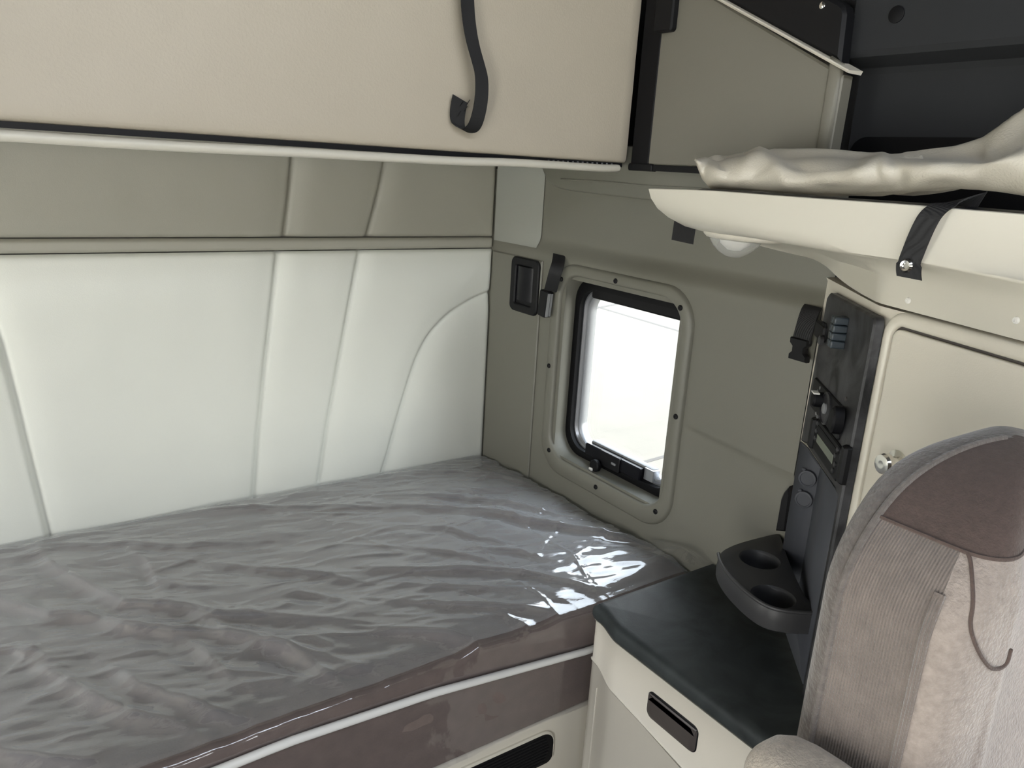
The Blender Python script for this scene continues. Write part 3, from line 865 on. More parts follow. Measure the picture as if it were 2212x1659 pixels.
# top deck and back, closing the tray toward the wall
deck = [[r[0], r[0]+Vector((.004, 0, .001)), r[0]+Vector((.008, 0, -.006)), Vector((.02, min(-.9, r[0].y), .838)), Vector((.03, min(-1.07, rows[i][-1].y), rows[i][-1].z))] for i, r in enumerate(rows)]
mb.grid(deck)
mb.build('shell', 'tray', hd, angle=50)
mb = MB()
mb.grid([[r[0]+Vector((.006, 0, .0005)), r[0]+Vector((.02, -.002, .0035)), r[0]+Vector((.04, -.002, .0035)), r[0]+Vector((.05, 0, -.004))] for r in rows[9:]])
mb.build('liner_edge', 'rubber', hd)
for px, py in ((1960, 649), (2193, 692)):
    FC = Fr(A1+DD*.03+Vector((-.006, .002, 0)), DD, (0, 0, 1))
    a, b = FC.pick(px, py, .002)
    mb = MB(); mb.cyl(FC, a, b, [(.0042, -.002), (.0042, .0015), (.0034, .0028), (.0018, .0028), (.0015, .0012)], 16); mb.build('screw', 'white', hd)

# reading lamp under the tray
LO = onp((-.165, 0, 0), (1, 0, 0), 1585, 507)
LMP = Fr(LO, (.25, -1, 0), (-1, -.25, 0))     # w points down
lm = thing('reading_lamp', 'small clear dome reading lamp under the tray tip', 'lamp', LO)
mb = MB(); mb.cyl(LMP, .02, 0, [(.075, -.012), (.074, .001), (.068, .006), (.058, .008), (.050, .005)], 40, sy=.62); mb.build('lamp_base', 'tray', lm, angle=60)
mb = MB(); mb.cyl(LMP, .004, 0, [(.048, .003), (.047, .010), (.040, .020), (.028, .030), (.014, .0375), (.003, .039)], 40, sy=.62); mb.build('lens', 'lens', lm, angle=60)
mb = MB(); mb.cyl(LMP, .004, 0, [(.030, .004), (.026, .016), (.012, .026), (.002, .027)], 30, sy=.55); mb.build('bulb_reflector', 'white', lm, angle=60)

# black fabric tab by the tray's tip
TA = onp(tip+Vector((.07, -.03, 0)), tn, 1478, 500)
tb = [onp(tip+Vector((.06, -.03, 0)), tn, *p) for p in ((1482, 470), (1480, 483), (1477, 502), (1474, 523))]
mb = MB(); wv = [Vector((tip.x-W0.x, tip.y-W0.y, 0)).normalized()*-.020+Vector((0, 0, -.003))]*4; mb.ribbon(tb, wv, .002)
o = mb.build('fabric_tab', 'web', loc=tb[0], angle=30); tag(o, 'short black fabric tab hanging below the tray tip', 'tab')

# strap with press stud on the tray front
sp_px = [(2120, 433), (2085, 432), (2040, 440), (2012, 460), (1995, 490), (1982, 520), (1971, 548), (1964, 566), (1962, 585), (1964, 601)]
offs = [.03, .012, -.006, -.012, -.012, -.012, -.011, -.011, -.012, -.012]
pts = [onp(rim[7]+Vector((d, 0, 0)), (.998, -.0635, 0), *p) for p, d in zip(sp_px, offs)]
pts = smooth_poly(pts, 2, False)
wv = []
for i in range(len(pts)):
    t = i/(len(pts)-1)
    w = Vector((.08, -1, -.05 if t > .25 else .1)).normalized()*(.0135 if t < .78 else .0155)
    w = w.lerp(Vector((.0, -.35, .9)).normalized()*.012, max(0, 1-t*4))
    wv.append(w)
ss = thing('stud_strap', 'black strap with chrome press stud folded over the tray edge', 'strap', pts[-1])
mb = MB(); mb.ribbon(pts, wv, .002); mb.build('webbing', 'web', ss, angle=30)
SF = Fr(pts[-1], Vector((-.0635, -.998, 0)), (0, 0, 1))
a, b = SF.pick(1957, 574, .003)
mb = MB(); mb.cyl(SF, a, b, [(.0085, 0), (.0085, .003), (.0065, .0055), (.004, .005), (.0035, .003)], 22); mb.build('press_stud', 'chrome', ss, angle=30)

# rolled vinyl lying in the tray
TX = -.225
bot = [(1502, 345), (1523, 404), (1560, 408), (1620, 411), (1700, 417), (1780, 421), (1860, 422), (1935, 417), (2000, 411), (2060, 406), (2130, 410), (2212, 423), (2300, 440)]
mid = [(1502, 346), (1518, 372), (1560, 380), (1620, 384), (1700, 386), (1780, 384), (1860, 380), (1935, 376), (2000, 374), (2060, 368), (2130, 362), (2212, 352), (2300, 340)]
rdg = [(1501, 345), (1530, 341), (1565, 344), (1625, 334), (1700, 345), (1780, 342), (1860, 346), (1935, 339), (2000, 340), (2060, 342), (2130, 341), (2212, 304), (2300, 262)]
bck = [(1501, 345), (1530, 338), (1570, 334), (1625, 322), (1700, 314), (1780, 314), (1860, 322), (1935, 331), (2000, 322), (2060, 308), (2145, 278), (2212, 216), (2300, 150)]
def resamp(L, n):
    v = smooth_poly([Vector(p) for p in L], 1, False); out = []
    for i in range(n):
        t = i/(n-1)*(len(v)-1); k = min(int(t), len(v)-2); out.append(v[k].lerp(v[k+1], t-k))
    return out
NB = 170
Bt, Md, Rd, Bk = [resamp(L, NB) for L in (bot, mid, rdg, bck)]
rows = []
for i in range(NB):
    t = i/(NB-1)
    puffs = .012*math.sin(min(1, t*6)*math.pi/2)
    f1 = .012*math.exp(-((t-.16)/.035)**2) + .009*math.exp(-((t-.50)/.03)**2) - .010*math.exp(-((t-.10)/.03)**2) - .009*math.exp(-((t-.27)/.05)**2) + .005*math.sin(t*31)
    f2 = .006*math.sin(t*23+1) + .005*math.sin(t*47)
    b_ = at('X', TX+.012, *Bt[i]); m_ = at('X', TX-.012-f1*.6, *Md[i]); r_ = at('X', TX+.012+puffs-f2*.5, *Rd[i])
    k_ = at('X', TX+.03+puffs*5, *Bk[i])
    under = b_ + Vector((.035, 0, .004))
    up_ = at('X', TX-.010-f1-f2*.5, *(Md[i]*.5+Rd[i]*.5)); lo_ = at('X', TX-.006-f1*.3+f2*.4, *(Md[i]*.5+Bt[i]*.5))
    val = r_.lerp(k_, .35) + Vector((.008, 0, -.004*math.sin(min(1, t*5)*math.pi/2)))
    beh = k_ + Vector((.05, 0, -.03))
    sec = smooth_poly([under, under.lerp(b_, .6), b_, lo_, m_, up_, r_, val, k_, beh, beh+Vector((.0, 0, -.03))], 3, False)
    rows.append(sec)
G = np.array([[tuple(p) for p in r] for r in rows])
PXY = np.array([[proj(p) for p in r] for r in rows])
du = np.gradient(G, axis=0); dv_ = np.gradient(G, axis=1)
N_ = np.cross(du, dv_); N_ /= np.linalg.norm(N_, axis=2, keepdims=True)+1e-12
toc = np.array(CAM)-G
N_ *= np.sign((N_*toc).sum(axis=2, keepdims=True))
D_ = np.zeros(G.shape[:2])
for L, w_, h_ in (([(1512, 342), (1535, 372), (1540, 400)], 9, .005), ([(1548, 344), (1572, 372), (1590, 366), (1612, 342)], 10, -.011), ([(1560, 385), (1600, 362), (1640, 336)], 9, .008),
                  ([(1612, 395), (1632, 372), (1668, 350)], 10, -.008), ([(1600, 352), (1640, 331), (1668, 345), (1690, 372), (1700, 392)], 12, .012), ([(1668, 330), (1705, 352), (1745, 368), (1800, 366), (1850, 356)], 12, -.010),
                  ([(1700, 385), (1790, 382), (1870, 384)], 16, .007), ([(1745, 398), (1790, 408), (1835, 404)], 10, -.008), ([(1850, 372), (1880, 358), (1905, 346), (1912, 365), (1925, 392)], 11, .010),
                  ([(1928, 352), (1945, 375), (1950, 405)], 12, -.007), ([(1860, 410), (1905, 412), (1940, 404)], 9, -.006), ([(1980, 372), (2060, 366), (2130, 372)], 22, .007), ([(2000, 398), (2060, 396)], 12, -.006),
                  ([(1960, 334), (2040, 336), (2130, 342), (2212, 308)], 10, -.010), ([(2140, 318), (2190, 262)], 16, .008)):
    d, sd, t = pl_dist(PXY[..., 0], PXY[..., 1], L)
    D_ += .55*h_*np.exp(-(d/(w_*1.35))**2)*np.sin(np.pi*np.clip(t, .08, .92))**.4
front_ = np.arange(G.shape[1])[None, :] < G.shape[1]*.80
D_ = D_*front_
G = G + N_*D_[..., None]
rows = [[Vector(p) for p in r] for r in G]
mb = MB(); mb.grid(rows)
vb = mb.build('vinyl_bundle', 'bundle', loc=rows[20][0], angle=85)
tag(vb, 'rumpled beige vinyl cover bundled on top of the overhead tray', 'vinyl cover')
md = vb.modifiers.new('thickness', 'SOLIDIFY'); md.thickness = .002; md.offset = 0

# ================================================================== CONTROL PANEL on the angled face
CP = Fr(A0, (A1-A0), (0, 0, 1))
assert CP.w.x < 0
cp = thing('control_panel', 'charcoal control panel with dials and sockets on the angled cabinet face', 'control panel', (-.1, -1.2, .1))
K = lambda px, py, c=.006: CP.pick(px, py, c)
PC = .0131
pTL, pTR, pBR, pBL = [K(*q, PC) for q in ((1788, 630), (1905, 694), (1798, 1245), (1702, 1160))]
pw = pTR[0]-.030
ol = [(.006, .086), (pw, .086), (pw, pTR[1]-.012)] + [(pw-.012+.012*math.cos(t), pTR[1]-.012+.012*math.sin(t)) for t in (.4, .8, 1.2, 1.57)] + [(.018, pTL[1]), (.006, pTL[1]-.008)]
# plate with a cut-out for the recessed lower pocket
j0, j1, j2, jl = [K(*q, PC) for q in ((1745, 968), (1803, 1055), (1808, 1082), (1729, 953))]
el = pTL[0]; el2 = K(1715, 1060, .003)[0]
ol2 = [(pw, .068), (pw, pTR[1]-.012)] + ol[3:7] + [(el+.012, pTL[1]), (el, pTL[1]-.010), (jl[0], jl[1]), (j0[0]-.01, j0[1]+.004), j0, j1, (j2[0]-.0, j2[1]), (j2[0]+.002, .068)]
mb = MB(); mb.prism(CP, ol2, [(0, -.001), (0, .010), (.003, .013)]); mb.build('face_plate', 'charcoal', cp, angle=25)
CD = -.024
pk_a = K(1767, 1040, CD)[0]; zc = K(1768, 1003, CD)[1]
Lp = lambda z: CP.p(jl[0]+.001, z, .0125); Cp = lambda z: CP.p(pk_a, z, CD); Rp = lambda z: CP.p(j2[0]+.001, z, .0125)
cm = MB().prism(CP, [(min(jl[0], pk_a)-.03, .088), (j2[0]+.002, .088), (j2[0]+.002, j1[1]+.002), (j0[0], j0[1]), (min(jl[0], pk_a)-.03, jl[1]+.002)], [(0, CD-.012), (0, .03)]).build('cutter', 'tower', wd)
bpy.context.view_layer.update(); cut(tower_body, cm)
zb_ = .089
mb = MB(); mb.grid([[Lp(zb_), Cp(zb_), Rp(zb_)], [Lp(jl[1]), Cp(zc), Rp(j1[1])]])
mb.F(mb.V(Lp(jl[1])), mb.V(CP.p(j0[0], j0[1], .0125)), mb.V(CP.p(j1[0], j1[1], .0125)), mb.V(Rp(j1[1])), mb.V(Cp(zc)))
mb.F(mb.V(Lp(zb_)), mb.V(Cp(zb_)), mb.V(Rp(zb_)))
pocket = mb.build('lower_pocket', 'charcoal2', cp, angle=25)
md = pocket.modifiers.new('thick', 'SOLIDIFY'); md.thickness = .002; md.offset = 0
_l, _c = Lp(0), Cp(0)
PK = Fr(_l, (_c-_l), (0, 0, 1))
if (CAM-_l).dot(PK.w) < 0: PK = Fr(_c, (_l-_c), (0, 0, 1))
# switch cluster
s_tl, s_br = K(1772, 676, PC), K(1794, 752, PC)
sw = MB().prism(CP, rrect(s_tl[0], s_tl[0]+.062, s_br[1], s_tl[1]-.012, .006), [(0, 0.010), (0, .016), (.003, .019)]).build('switch_block', 'black', cp, angle=30)
a0 = K(1794, 690, .034)[0]; zt_, zb_ = K(1800, 682, .034)[1], K(1797, 757, .034)[1]
for q in range(4):
    z1 = zt_ - (zt_-zb_)*q/4; z0 = zt_ - (zt_-zb_)*(q+1)/4
    for e in range(2):
        MB().box(CP, a0+e*.0125, a0+e*.0125+.0120, z0+.0003, z1-.0003, .012, .034).build('rocker', 'blue', sw, bevel=.002)
b1, b2 = K(1779, 700, .02), K(1775, 735, .02)
MB().box(CP, b1[0]-.008, b1[0]+.010, b1[1]-.003, b1[1]+.003, .017, .0205).build('slot', 'rubber', sw, bevel=.001)
MB().cyl(CP, b2[0], b2[1], [(.008, .018), (.008, .024), (.005, .026)], 16).build('button', 'charcoal', sw)
# climate plate with two knobs and a centre dial
c = [K(1763, 817, PC), K(1826, 879, PC), K(1813, 950, PC), K(1756, 884, PC)]
ca, cb = c[0][0], c[1][0]; cz1, cz0 = (c[0][1]+c[1][1])/2, (c[2][1]+c[3][1])/2
cl = MB().prism(CP, rrect(ca, cb, cz0, cz1, .005), [(0, .010), (0, .0145), (.0015, .0165)]).build('climate_plate', 'black', cp, angle=30)
k1, k2, k0 = K(1758, 862, .03), K(1797, 906, .030), K(1780, 882, .02)
MB().cyl(CP, k0[0], k0[1], [(.027, .0155), (.027, .019), (.024, .0205), (.0245, .018)], 30).build('dial_ring', 'charcoal', cl, angle=30)
MB().cyl(CP, k0[0], k0[1], [(.009, .017), (.009, .021), (.006, .0225)], 20).build('dial_button', 'silver', cl, angle=30)
kn = MB().cyl(CP, k1[0], k1[1], [(.013, .016), (.0125, .030), (.010, .033)], 24).build('left_knob', 'rubber', cl, angle=30)
kn.name = 'fan_knob'
MB().box(CP, k1[0]-.009, k1[0]+.010, k1[1]+.0105, k1[1]+.0130, .024, .034).build('pointer', 'white', cl, bevel=.0006)
MB().cyl(CP, k2[0], k2[1], [(.0155, .016), (.0150, .029), (.012, .032)], 24, sy=1.45).build('heat_knob', 'rubber', cl, angle=30)
MB().cyl(CP, k2[0]+.004, k2[1]+.035, [(.0035, .016), (.0035, .0175)], 12).build('red_mark', 'brown', cl)
for px, py in ((1766, 845), (1762, 893), (1771, 838), (1765, 900)):
    a, b = K(px, py, .017); MB().cyl(CP, a, b, [(.003, .0155), (.003, .0172)], 10).build('symbol', 'silver', cl)
# heater timer with display and buttons
e = [K(1772, 912, PC), K(1823, 968, PC), K(1811, 1040, PC), K(1768, 985, PC)]
ea, eb = e[0][0]-.006, e[1][0]; ez1, ez0 = (e[0][1]+e[1][1])/2+.002, (e[2][1]+e[3][1])/2
ti = MB().prism(CP, rrect(ea, eb, ez0, ez1, .005), [(0, .010), (0, .015), (.0015, .017)]).build('timer', 'black', cp, angle=30)
MB().box(CP, ea+.018, eb-.030, ez0+.018, ez1-.022, .0165, .0178).build('display', 'display', ti, bevel=.0004)
MB().box(CP, ea+.004, eb-.006, ez1-.012, ez1-.008, .0165, .0180).build('card_slot', 'rubber', ti)
for q in range(4):
    MB().cyl(CP, ea+.010, ez0+.022+q*.013, [(.0042, .016), (.0042, .019), (.003, .0198)], 12).build('button', 'charcoal', ti)
    MB().cyl(CP, eb-.018+.006*(q % 2), ez0+.012+q*.012, [(.0042, .016), (.0042, .019), (.003, .0198)], 12).build('button', 'charcoal', ti)
lv = K(1752, 935, .02)
MB().prism(CP, rrect(lv[0]-.009, lv[0]+.009, lv[1]-.026, lv[1]+.028, .004), [(0, .011), (0, .017), (.003, .022)]).build('lever_switch', 'black', cp, angle=30)
lr = K(1817, 1003, .02)
MB().prism(CP, rrect(lr[0]-.008, lr[0]+.010, lr[1]-.030, lr[1]+.030, .004), [(0, .011), (0, .017), (.003, .022)]).build('lever_switch', 'black', cp, angle=30)
# round socket caps
for px, py in ((1744, 1034), (1736, 1079)):
    a, b = PK.pick(px, py, .004)
    cpv = MB().cyl(PK, a, b, [(.0165, 0), (.0165, .004), (.0155, .006), (.0125, .0066), (.012, .0056)], 28).build('socket_cap', 'charcoal2', cp, angle=30)
    MB().box(PK, a-.013, a-.005, b+.012, b+.0185, .001, .0055).build('cap_tab', 'charcoal2', cpv, bevel=.002)

# black grab bracket beside the panel, low on the side wall
br = [SIDE.pick(x, y, .012) for x, y in ((1676, 1146), (1698, 1148), (1708, 1070), (1706, 1050), (1694, 1064), (1688, 1078))]
mb = MB(); mb.prism(SIDE, br[::1] if True else br, [(0, -.002), (0, .012), (.003, .016)])
o = mb.build('wall_bracket', 'black', loc=SIDE.p(*br[0]), angle=30); tag(o, 'slim black bracket low on the side wall beside the control panel', 'bracket')

# ================================================================== SMALL FITTINGS ON THE SIDE WALL
pc = thing('recessed_light', 'black framed rectangular recessed light left of the window', 'light', SIDE.p(.16, .55, 0))
q0, q1, q2, q3 = [SIDE.pick(x, y, .008) for x, y in ((1110, 557), (1170, 560), (1158, 679), (1099, 671))]
a0 = (q0[0]+q3[0])/2; a1 = (q1[0]+q2[0])/2; b0 = (q2[1]+q3[1])/2; b1 = (q0[1]+q1[1])/2
inn = rrect(a0+.024, a1-.026, b0+.022, b1-.022, .006)
n_ = 6
oo = rrect(a0, a1, b0, b1, .018)
mb = MB()
mb.loft([[SIDE.p(a, b, c) for a, b in L] for L, c in ((oo, .005), (oo, .010), (offset_poly(oo, .003), .013), (offset_poly(inn, -.003), .013), (inn, .010), (inn, .0065))], False, True)
mb.build('frame', 'black', pc, angle=35)
mb = MB(); rows = []
for i in range(13):
    t = i/12
    a = a0+.025+(a1-a0-.052)*t
    rows.append([SIDE.p(a, b, .0066+.010*math.sin(math.pi*t)**.7) for b in (b0+.034, b0+.045, b1-.024)])
mb.grid(rows); mb.build('lens', 'blackgloss', pc, angle=60)

def buckle_strap_left():
    t_ = thing('buckle_strap', 'black webbing strap with square grey-edged buckle at the window corner', 'strap', SIDE.p(.25, .55, 0))
    pts = [SIDE.p(*SIDE.pick(x, y, c), c) for x, y, c in ((1208, 551, .004), (1207, 560, .016), (1205, 572, .028), (1200, 586, .034), (1195, 605, .034), (1189, 628, .030))]
    pts = smooth_poly(pts, 2, False)
    MB().ribbon(pts, Vector((.009, -.0145, -.002)), .003).build('webbing', 'web', t_, angle=30)
    BF = Fr(SIDE.p(*SIDE.pick(1179, 655, .026), .026), (0, -1, -.1), (0, -.1, 1))
    ol = rrect(-.019, .015, -.036, .034, .004)
    b_ = MB().prism(BF, ol, [(.001, -.010), (0, -.008), (0, .008), (.002, .011)]).build('buckle', 'black', t_, angle=30)
    SD = Fr(BF.p(.015, 0, 0), -BF.w, BF.v)
    MB().prism(SD, rrect(-.009, .000, -.033, .030, .001), [(0, 0), (0, .0012)]).build('edge_plate', 'silver', b_, angle=30)
    MB().prism(SD, rrect(.0015, .008, -.032, .029, .001), [(0, 0), (0, .0012)]).build('edge_plate', 'silver', b_, angle=30)
buckle_strap_left()
def buckle_strap_right():
    t_ = thing('clip_strap', 'black webbing strap with side-release clip beside the control panel', 'strap', SIDE.p(1.04, .6, 0))
    pts = [SIDE.p(*SIDE.pick(x, y, c), c) for x, y, c in ((1757, 662, .002), (1751, 670, .012), (1744, 690, .018), (1737, 715, .02), (1731, 738, .02))]
    pts = smooth_poly(pts, 2, False)
    MB().ribbon(pts, Vector((-.004, -.021, 0)), .003).build('webbing', 'web', t_, angle=30)
    BF = Fr(SIDE.p(*SIDE.pick(1728, 757, .02), .02), (-.15, -1, .02), (.0, .06, 1))
    ol = [(-.021, -.019), (.021, -.019), (.021, -.009), (.014, -.003), (.014, .006), (.021, .012), (.021, .022), (-.021, .022), (-.021, .012), (-.014, .006), (-.014, -.003), (-.021, -.009)]
    MB().prism(BF, ol, [(.001, -.006), (0, -.004), (0, .004), (.0015, .007)]).build('clip', 'black', t_, angle=30)
buckle_strap_right()

# ================================================================== LOW CABINET WITH BLACK TOP
def facex(y):       # plan curve of the aisle-side face
    return -.333 - .016*float(sstep(-.945, -1.015, y))
ys = [-.930, -.9305, -.934, -.942] + list(np.linspace(-.95, -1.03, 14)) + [-1.1, -1.2, -1.3, -1.42]
def plan(off):
    pts = [(facex(y)+(.006 if k == 0 else (.002 if k == 1 else 0))-off, y + (off if k < 2 else 0)) for k, y in enumerate(ys)]
    return pts + [(-.004, ys[-1]), (-.004, ys[0]+off)]
lc = thing('low_cabinet', 'low beige drawer cabinet with black worktop at the foot of the bed', 'cabinet', (-.17, -1.17, FLOOR))
def groove(y): return float(np.interp(-y, [.93, .96, 1.0, 1.1, 1.2, 1.42], [-.056, -.062, -.070, -.086, -.105, -.14]))
def shell_part(name, zlo, zhi, off, material, bev=.0):
    mb = MB()
    pl = plan(off)
    lo = [Vector((x, y, zlo(y))) for x, y in pl]; hi = [Vector((x, y, zhi(y))) for x, y in pl]
    pl2_ = offset_poly([(x, y) for x, y in pl][::-1], .003)[::-1]
    hi2 = [Vector((x, y, zhi(y)+.003)) for x, y in pl2_]; lo2 = [Vector((x, y, zlo(y)-.003)) for x, y in pl2_]
    mb.loft([lo2, lo, hi, hi2])
    return mb.build(name, material, lc, angle=50)
shell_part('body', lambda y: FLOOR+.004, lambda y: groove(y)-.0055, 0, 'cab')
dw = shell_part('drawer', lambda y: groove(y)+.0015, lambda y: .027, 0, 'cab')
mb = MB(); pl = plan(-.006); mb.loft([[Vector((x, y, z)) for x, y in pl] for z in (-.2, .02)]); mb.build('carcass', 'brown', lc)
# worktop
mb = MB()
lev = [(.003, .030), (-.004, .033), (-.006, .040), (-.006, .050), (-.004, .058), (.002, .0625), (.012, .064)]
rings = []
for ins, z in lev:
    pl = plan(-ins) if ins < 0 else plan(-ins)
    rings.append([Vector((x, y, z)) for x, y in pl])
mb.loft(rings); mb.build('worktop', 'worktop', lc, angle=60)
# pull in the drawer; a flat black plate paints the recess shadow
DF = Fr((-.349, 0, 0), (0, -1, 0), (0, 0, 1))
h0, h1, h2, h3 = [DF.pick(x, y) for x, y in ((1402, 1510), (1420, 1503), (1506, 1578), (1478, 1606))]
ha0, ha1 = h0[0]-.002, h2[0]+.004
hz1 = h1[1]+.001; hz0 = h3[1]-.004
ol = rrect(ha0, ha1, hz0, hz1, .012)
mb = MB(); mb.prism(DF, ol, [(0, -.001), (0, .0008), (.001, .0014)]); hp = mb.build('pull_shadow', 'black', dw, angle=30)
ol = rrect(ha0+.001, ha1-.002, hz0+.000, hz1-.005, [.013, .013, .002, .002])
mb = MB(); mb.prism(DF, ol, [(0, 0), (.0, .0016), (.004, .0036), (.012, .0046)]); mb.build('pull', 'brown', dw, angle=60)
# bead line on the back corner of the body
mb = MB(); mb.tube([Vector((facex(-.955)-.0005, -.955, z)) for z in (-.11, -.2, -.35, -.6)], .0015, 8); mb.build('corner_bead', 'cab', lc)

# ================================================================== CUP HOLDER TRAY
CZ = .198
top = [(1551, 1193), (1556, 1216), (1574, 1244), (1604, 1275), (1636, 1301), (1668, 1316), (1710, 1323), (1760, 1325), (1795, 1326), (1795, 1304), (1757, 1302), (1742, 1290), (1728, 1264), (1712, 1228), (1697, 1190), (1688, 1160), (1682, 1150), (1640, 1160), (1588, 1174)]
tp = [at('Z', CZ, *p) for p in top]
tp = [(p.x, p.y) for p in tp]
ar = sum(tp[i-1][0]*tp[i][1]-tp[i][0]*tp[i-1][1] for i in range(len(tp)))
if ar < 0: tp = tp[::-1]
tp = [tuple(p) for p in smooth_poly([Vector(p) for p in tp], 2)]
ch = thing('cup_holder_tray', 'charcoal tray with two round cup holders over the black worktop', 'cup holder', (-.1, -1.1, CZ-.05))
mb = MB(); mb.prism(WORLD, tp, [(.004, CZ-.042), (-.001, CZ-.038), (-.002, CZ-.02), (-.001, CZ-.006), (.001, CZ-.001), (.003, CZ)])
body = mb.build('tray_body', 'cup', ch, angle=40)
for (px, py) in ((1641, 1208), (1670, 1288)):
    q = at('Z', CZ, px, py)
    cm = MB().cyl(WORLD, q.x, q.y, [(.030, CZ-.036), (.034, CZ-.006), (.0355, CZ-.002), (.038, CZ+.001), (.038, CZ+.02)], 40).build('cutter', 'cup', ch)
    bpy.context.view_layer.update()
    cut(body, cm)
for (px, py) in ((1641, 1208), (1670, 1288)):
    q = at('Z', CZ, px, py)
    MB().cyl(WORLD, q.x, q.y, [(.029, CZ-.0365), (.029, CZ-.034)], 32).build('cup_mat', 'rubber', ch)
# raised rim with the notch at the back corner
rp = [at('Z', CZ+.003, *p) for p in ((1590, 1176), (1578, 1182), (1570, 1200), (1560, 1205), (1552, 1196), (1557, 1216), (1575, 1243), (1605, 1273), (1638, 1299))]
mb = MB(); rp += [at('Z', CZ+.001, *p) for p in ((1669, 1315), (1710, 1322), (1762, 1325))]
mb.tube(smooth_poly(rp[4:], 2, False), .0035, 8); mb.build('rim', 'cup', ch)

# ================================================================== SEAT
sx0, sw_, ztop = -.688, .385, .662
yb, yf = -1.56, -1.6652
seat = thing('driver_seat', 'grey-brown fabric driver seat backrest in the right foreground', 'seat', (sx0+sw_/2, -1.62, .0))
cxs = sx0+sw_/2
NSEC = 256
def section(z, n=NSEC):
    u = max(0.0, (ztop-z)/.1245)
    half = sw_/2*(1-max(0, 1-u)**1.85)**(1/1.85)
    th = (1-max(0, 1-(ztop-z)/.05)**2.2)**(1/2.2)
    back, front = yb, yf-.028
    mid = (back+front)/2; hd_ = abs(front-back)/2*th
    pts = []
    for k in range(n):
        a = 2*math.pi*k/n
        ca, sa = math.cos(a), math.sin(a)
        e = .38
        x = half*math.copysign(abs(ca)**e, ca)
        y = hd_*math.copysign(abs(sa)**e, sa)
        if sa < 0:                              # cushion shaping of the front
            q = min(1, abs(x)/(sw_*.36))
            y += (.016*(1-q**2) - .030*math.exp(-((z-.30)/.14)**2)*(1-q**2) - .012*math.exp(-((q-.92)/.16)**2)*float(sstep(.64, .56, z)))*th
        pts.append(Vector((cxs+x, mid+y, z)))
    return pts
zs = list(np.linspace(-.30, .50, 60)) + list(np.linspace(.51, .62, 16)) + [.627, .633, .638, .642, .646, .649, .652, .6545, .657, .659, .6605, .6615, .6619]
R_ = [section(z) for z in zs]
i_crown = min(range(len(zs)), key=lambda i: abs(zs[i]-.607))
def strip(k0, k1, i0=0, i1=None):
    mb = MB(); ks = list(range(k0, k1+1))
    mb.grid([[r[k % NSEC] for k in ks] for r in R_[i0:i1]])
    return mb
KS, KB, KC = -20, 122, 134
strip(KS, KB).build('back_shell', 'seatback', seat, angle=80)
strip(KB, KC, 0, i_crown+1).build('side_bolster', 'seatrib', seat, angle=80)
strip(KC, NSEC+KS, 0, i_crown+1).build('centre_cushion', 'seatcen', seat, angle=80)
cr = strip(KB, NSEC+KS, i_crown); cr.F(*[cr.V(p) for p in R_[-1]])
cr.build('crown_panel', 'seatcrown', seat, angle=80)
for dk_ in (0, -1.2, -2.4):
    kk = KC+int(dk_)
    mb = MB(); mb.tube([r[kk]+Vector((-.0003, -.0003, 0)) for r in R_[:i_crown-3]], .0022, 8); mb.build('seam_stitching', 'seatrib', seat)
mb = MB(); mb.tube([r[KB]+Vector((-.0005, .0005, 0)) for r in R_[:-1]], .0030, 8); mb.build('edge_roll', 'seatback', seat)
mb = MB(); mb.tube([R_[i_crown][k]+Vector((0, 0, 0)) for k in range(KB, NSEC-60)], .0018, 6); mb.build('crown_seam', 'seatcrown', seat)
def fpt(px, py):
    # nearest front point of the seat shell to a sight line
    best, bp2 = 1e9, None
    for r in R_[20:]:
        for k in range(KC-2, KC+45):
            x, y = proj(r[k]); d_ = (x-px)**2+(y-py)**2
            if d_ < best: best, bp2 = d_, r[k]
    return bp2 + Vector((-.0004, -.0008, 0))
q = [fpt(*p) for p in ((2078, 1180), (2090, 1205), (2099, 1250), (2099, 1310), (2093, 1345), (2103, 1390), (2120, 1425), (2140, 1442), (2175, 1432), (2212, 1412))]
mb = MB(); mb.tube(smooth_poly(q, 2, False), .0016, 6); mb.build('lumbar_seam', 'seatcrown', seat)
# lumbar seam on the centre cushion, seat base and cushion below
mb = MB(); mb.prism(WORLD, rrect(sx0+.0, sx0+sw_, -2.14, -1.68, .06), [(.02, -.33), (0, -.31), (0, -.20), (.02, -.17), (.06, -.16)]); mb.build('seat_cushion', 'seatcen', seat, angle=60)
mb = MB(); mb.prism(WORLD, rrect(sx0+.08, sx0+sw_-.08, -2.05, -1.66, .04), [(0, FLOOR), (0, -.335)]); mb.build('pedestal', 'black', seat, angle=60)
# armrest pad beside the backrest
AF = Fr((0, 0, 0), (1, 0, 0), (0, 0, 1))
aq = at('X', -.745, 1672, 1594)
rings = []
for k, (y, s_) in enumerate([(0, .15), (.003, .45), (.010, .70), (.022, .88), (.04, .97), (.06, 1), (.30, 1), (.33, .8), (.34, .2)]):
    oy = aq.y + .02 - y
    rings.append([Vector((-.735+a*s_, oy, aq.z-.038+b*s_)) for a, b in rrect(-.044, .040, -.042, .037, .034)])
mb = MB(); mb.loft(rings); mb.build('armrest', 'arm', seat, angle=70)

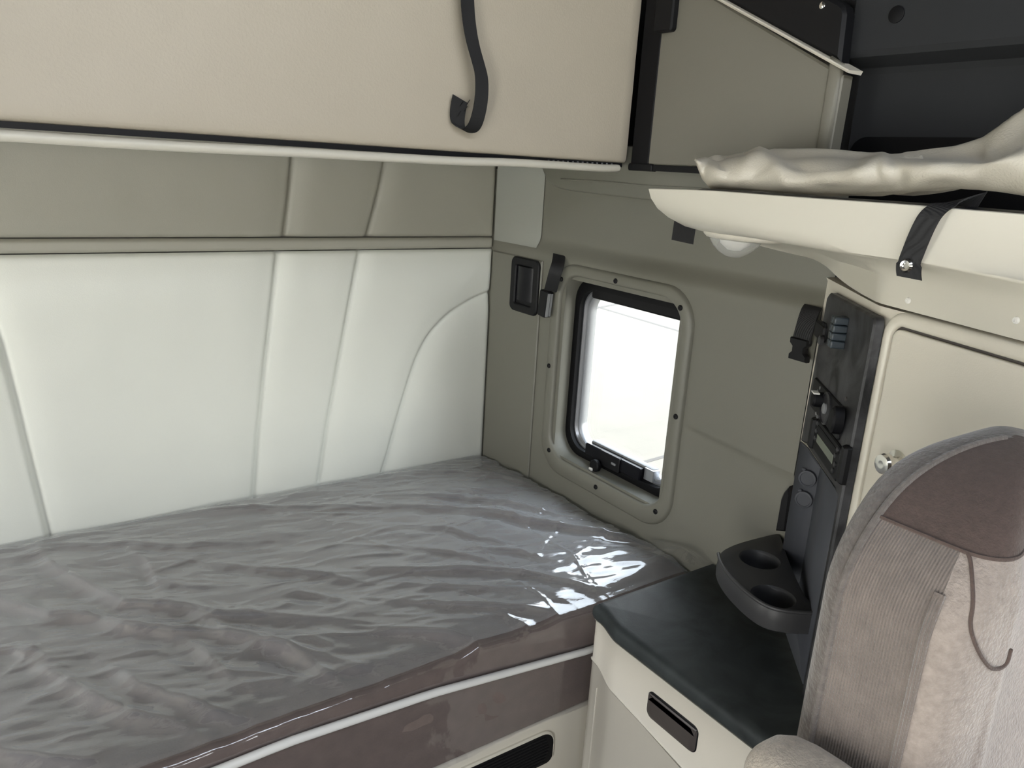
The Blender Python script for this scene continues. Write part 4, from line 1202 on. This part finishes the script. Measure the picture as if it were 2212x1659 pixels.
# ================================================================== LIGHT
w = bpy.data.worlds.new('sky'); SC.world = w; w.use_nodes = True
nt = w.node_tree; bg = nt.nodes['Background']
tc = nt.nodes.new('ShaderNodeTexCoord'); sep = nt.nodes.new('ShaderNodeSeparateXYZ'); rp_ = nt.nodes.new('ShaderNodeValToRGB')
nt.links.new(tc.outputs['Generated'], sep.inputs[0]); nt.links.new(sep.outputs['Z'], rp_.inputs['Fac'])
rp_.color_ramp.elements[0].position = 0.0; rp_.color_ramp.elements[0].color = (1, .97, .90, 1)
rp_.color_ramp.elements[1].position = .6; rp_.color_ramp.elements[1].color = (.78, .86, .98, 1)
nt.links.new(rp_.outputs['Color'], bg.inputs['Color']); bg.inputs['Strength'].default_value = 10
def portal(name, loc, rot, sx_, sy_):
    l = bpy.data.lights.new(name, 'AREA'); l.shape = 'RECTANGLE'; l.size = sx_; l.size_y = sy_
    l.cycles.is_portal = True
    o = bpy.data.objects.new(name, l); C.objects.link(o); o.location = Vector(loc)+Vector((0, 0, ZB)); o.rotation_euler = rot
portal('windscreen_portal', (-1.4, YF-.06, .80), (math.radians(90), 0, 0), 1.3, .32)
portal('window_portal', (.115, -.551, .36), (0, math.radians(90), 0), .62, .66)
portal('left_door_portal', (XL-.07, -2.35, .29), (0, math.radians(-90), 0), 1.4, .72)
portal('roof_window_portal', (-1.05, -2.46, 1.685), (math.radians(90), 0, 0), 1.8, .48)
portal('left_window_portal', (XL-.07, -.60, .355), (0, math.radians(-90), 0), .63, .66)
portal('right_door_portal', (.18, -2.25, .675), (0, math.radians(90), 0), .67, 1.02)
sun = bpy.data.lights.new('sun', 'SUN'); sun.energy = 20; sun.angle = math.radians(1); sun.color = (1, .96, .88)
so = bpy.data.objects.new('sun', sun); C.objects.link(so)
so.rotation_euler = (math.radians(-8), math.radians(-3), 0)

SC.view_settings.view_transform = 'Standard'; SC.view_settings.look = 'None'; SC.view_settings.gamma = 1.0
SC.view_settings.exposure = 0.24
SC.view_settings.use_curve_mapping = False
try:
    SC.cycles.max_bounces = 10; SC.cycles.diffuse_bounces = 5; SC.cycles.transparent_max_bounces = 12
    SC.cycles.caustics_reflective = False; SC.cycles.caustics_refractive = False
    SC.cycles.use_denoising = True
    SC.cycles.sample_clamp_indirect = 6
except Exception: pass
for o in bpy.data.objects:
    if '_org' in o: del o['_org']
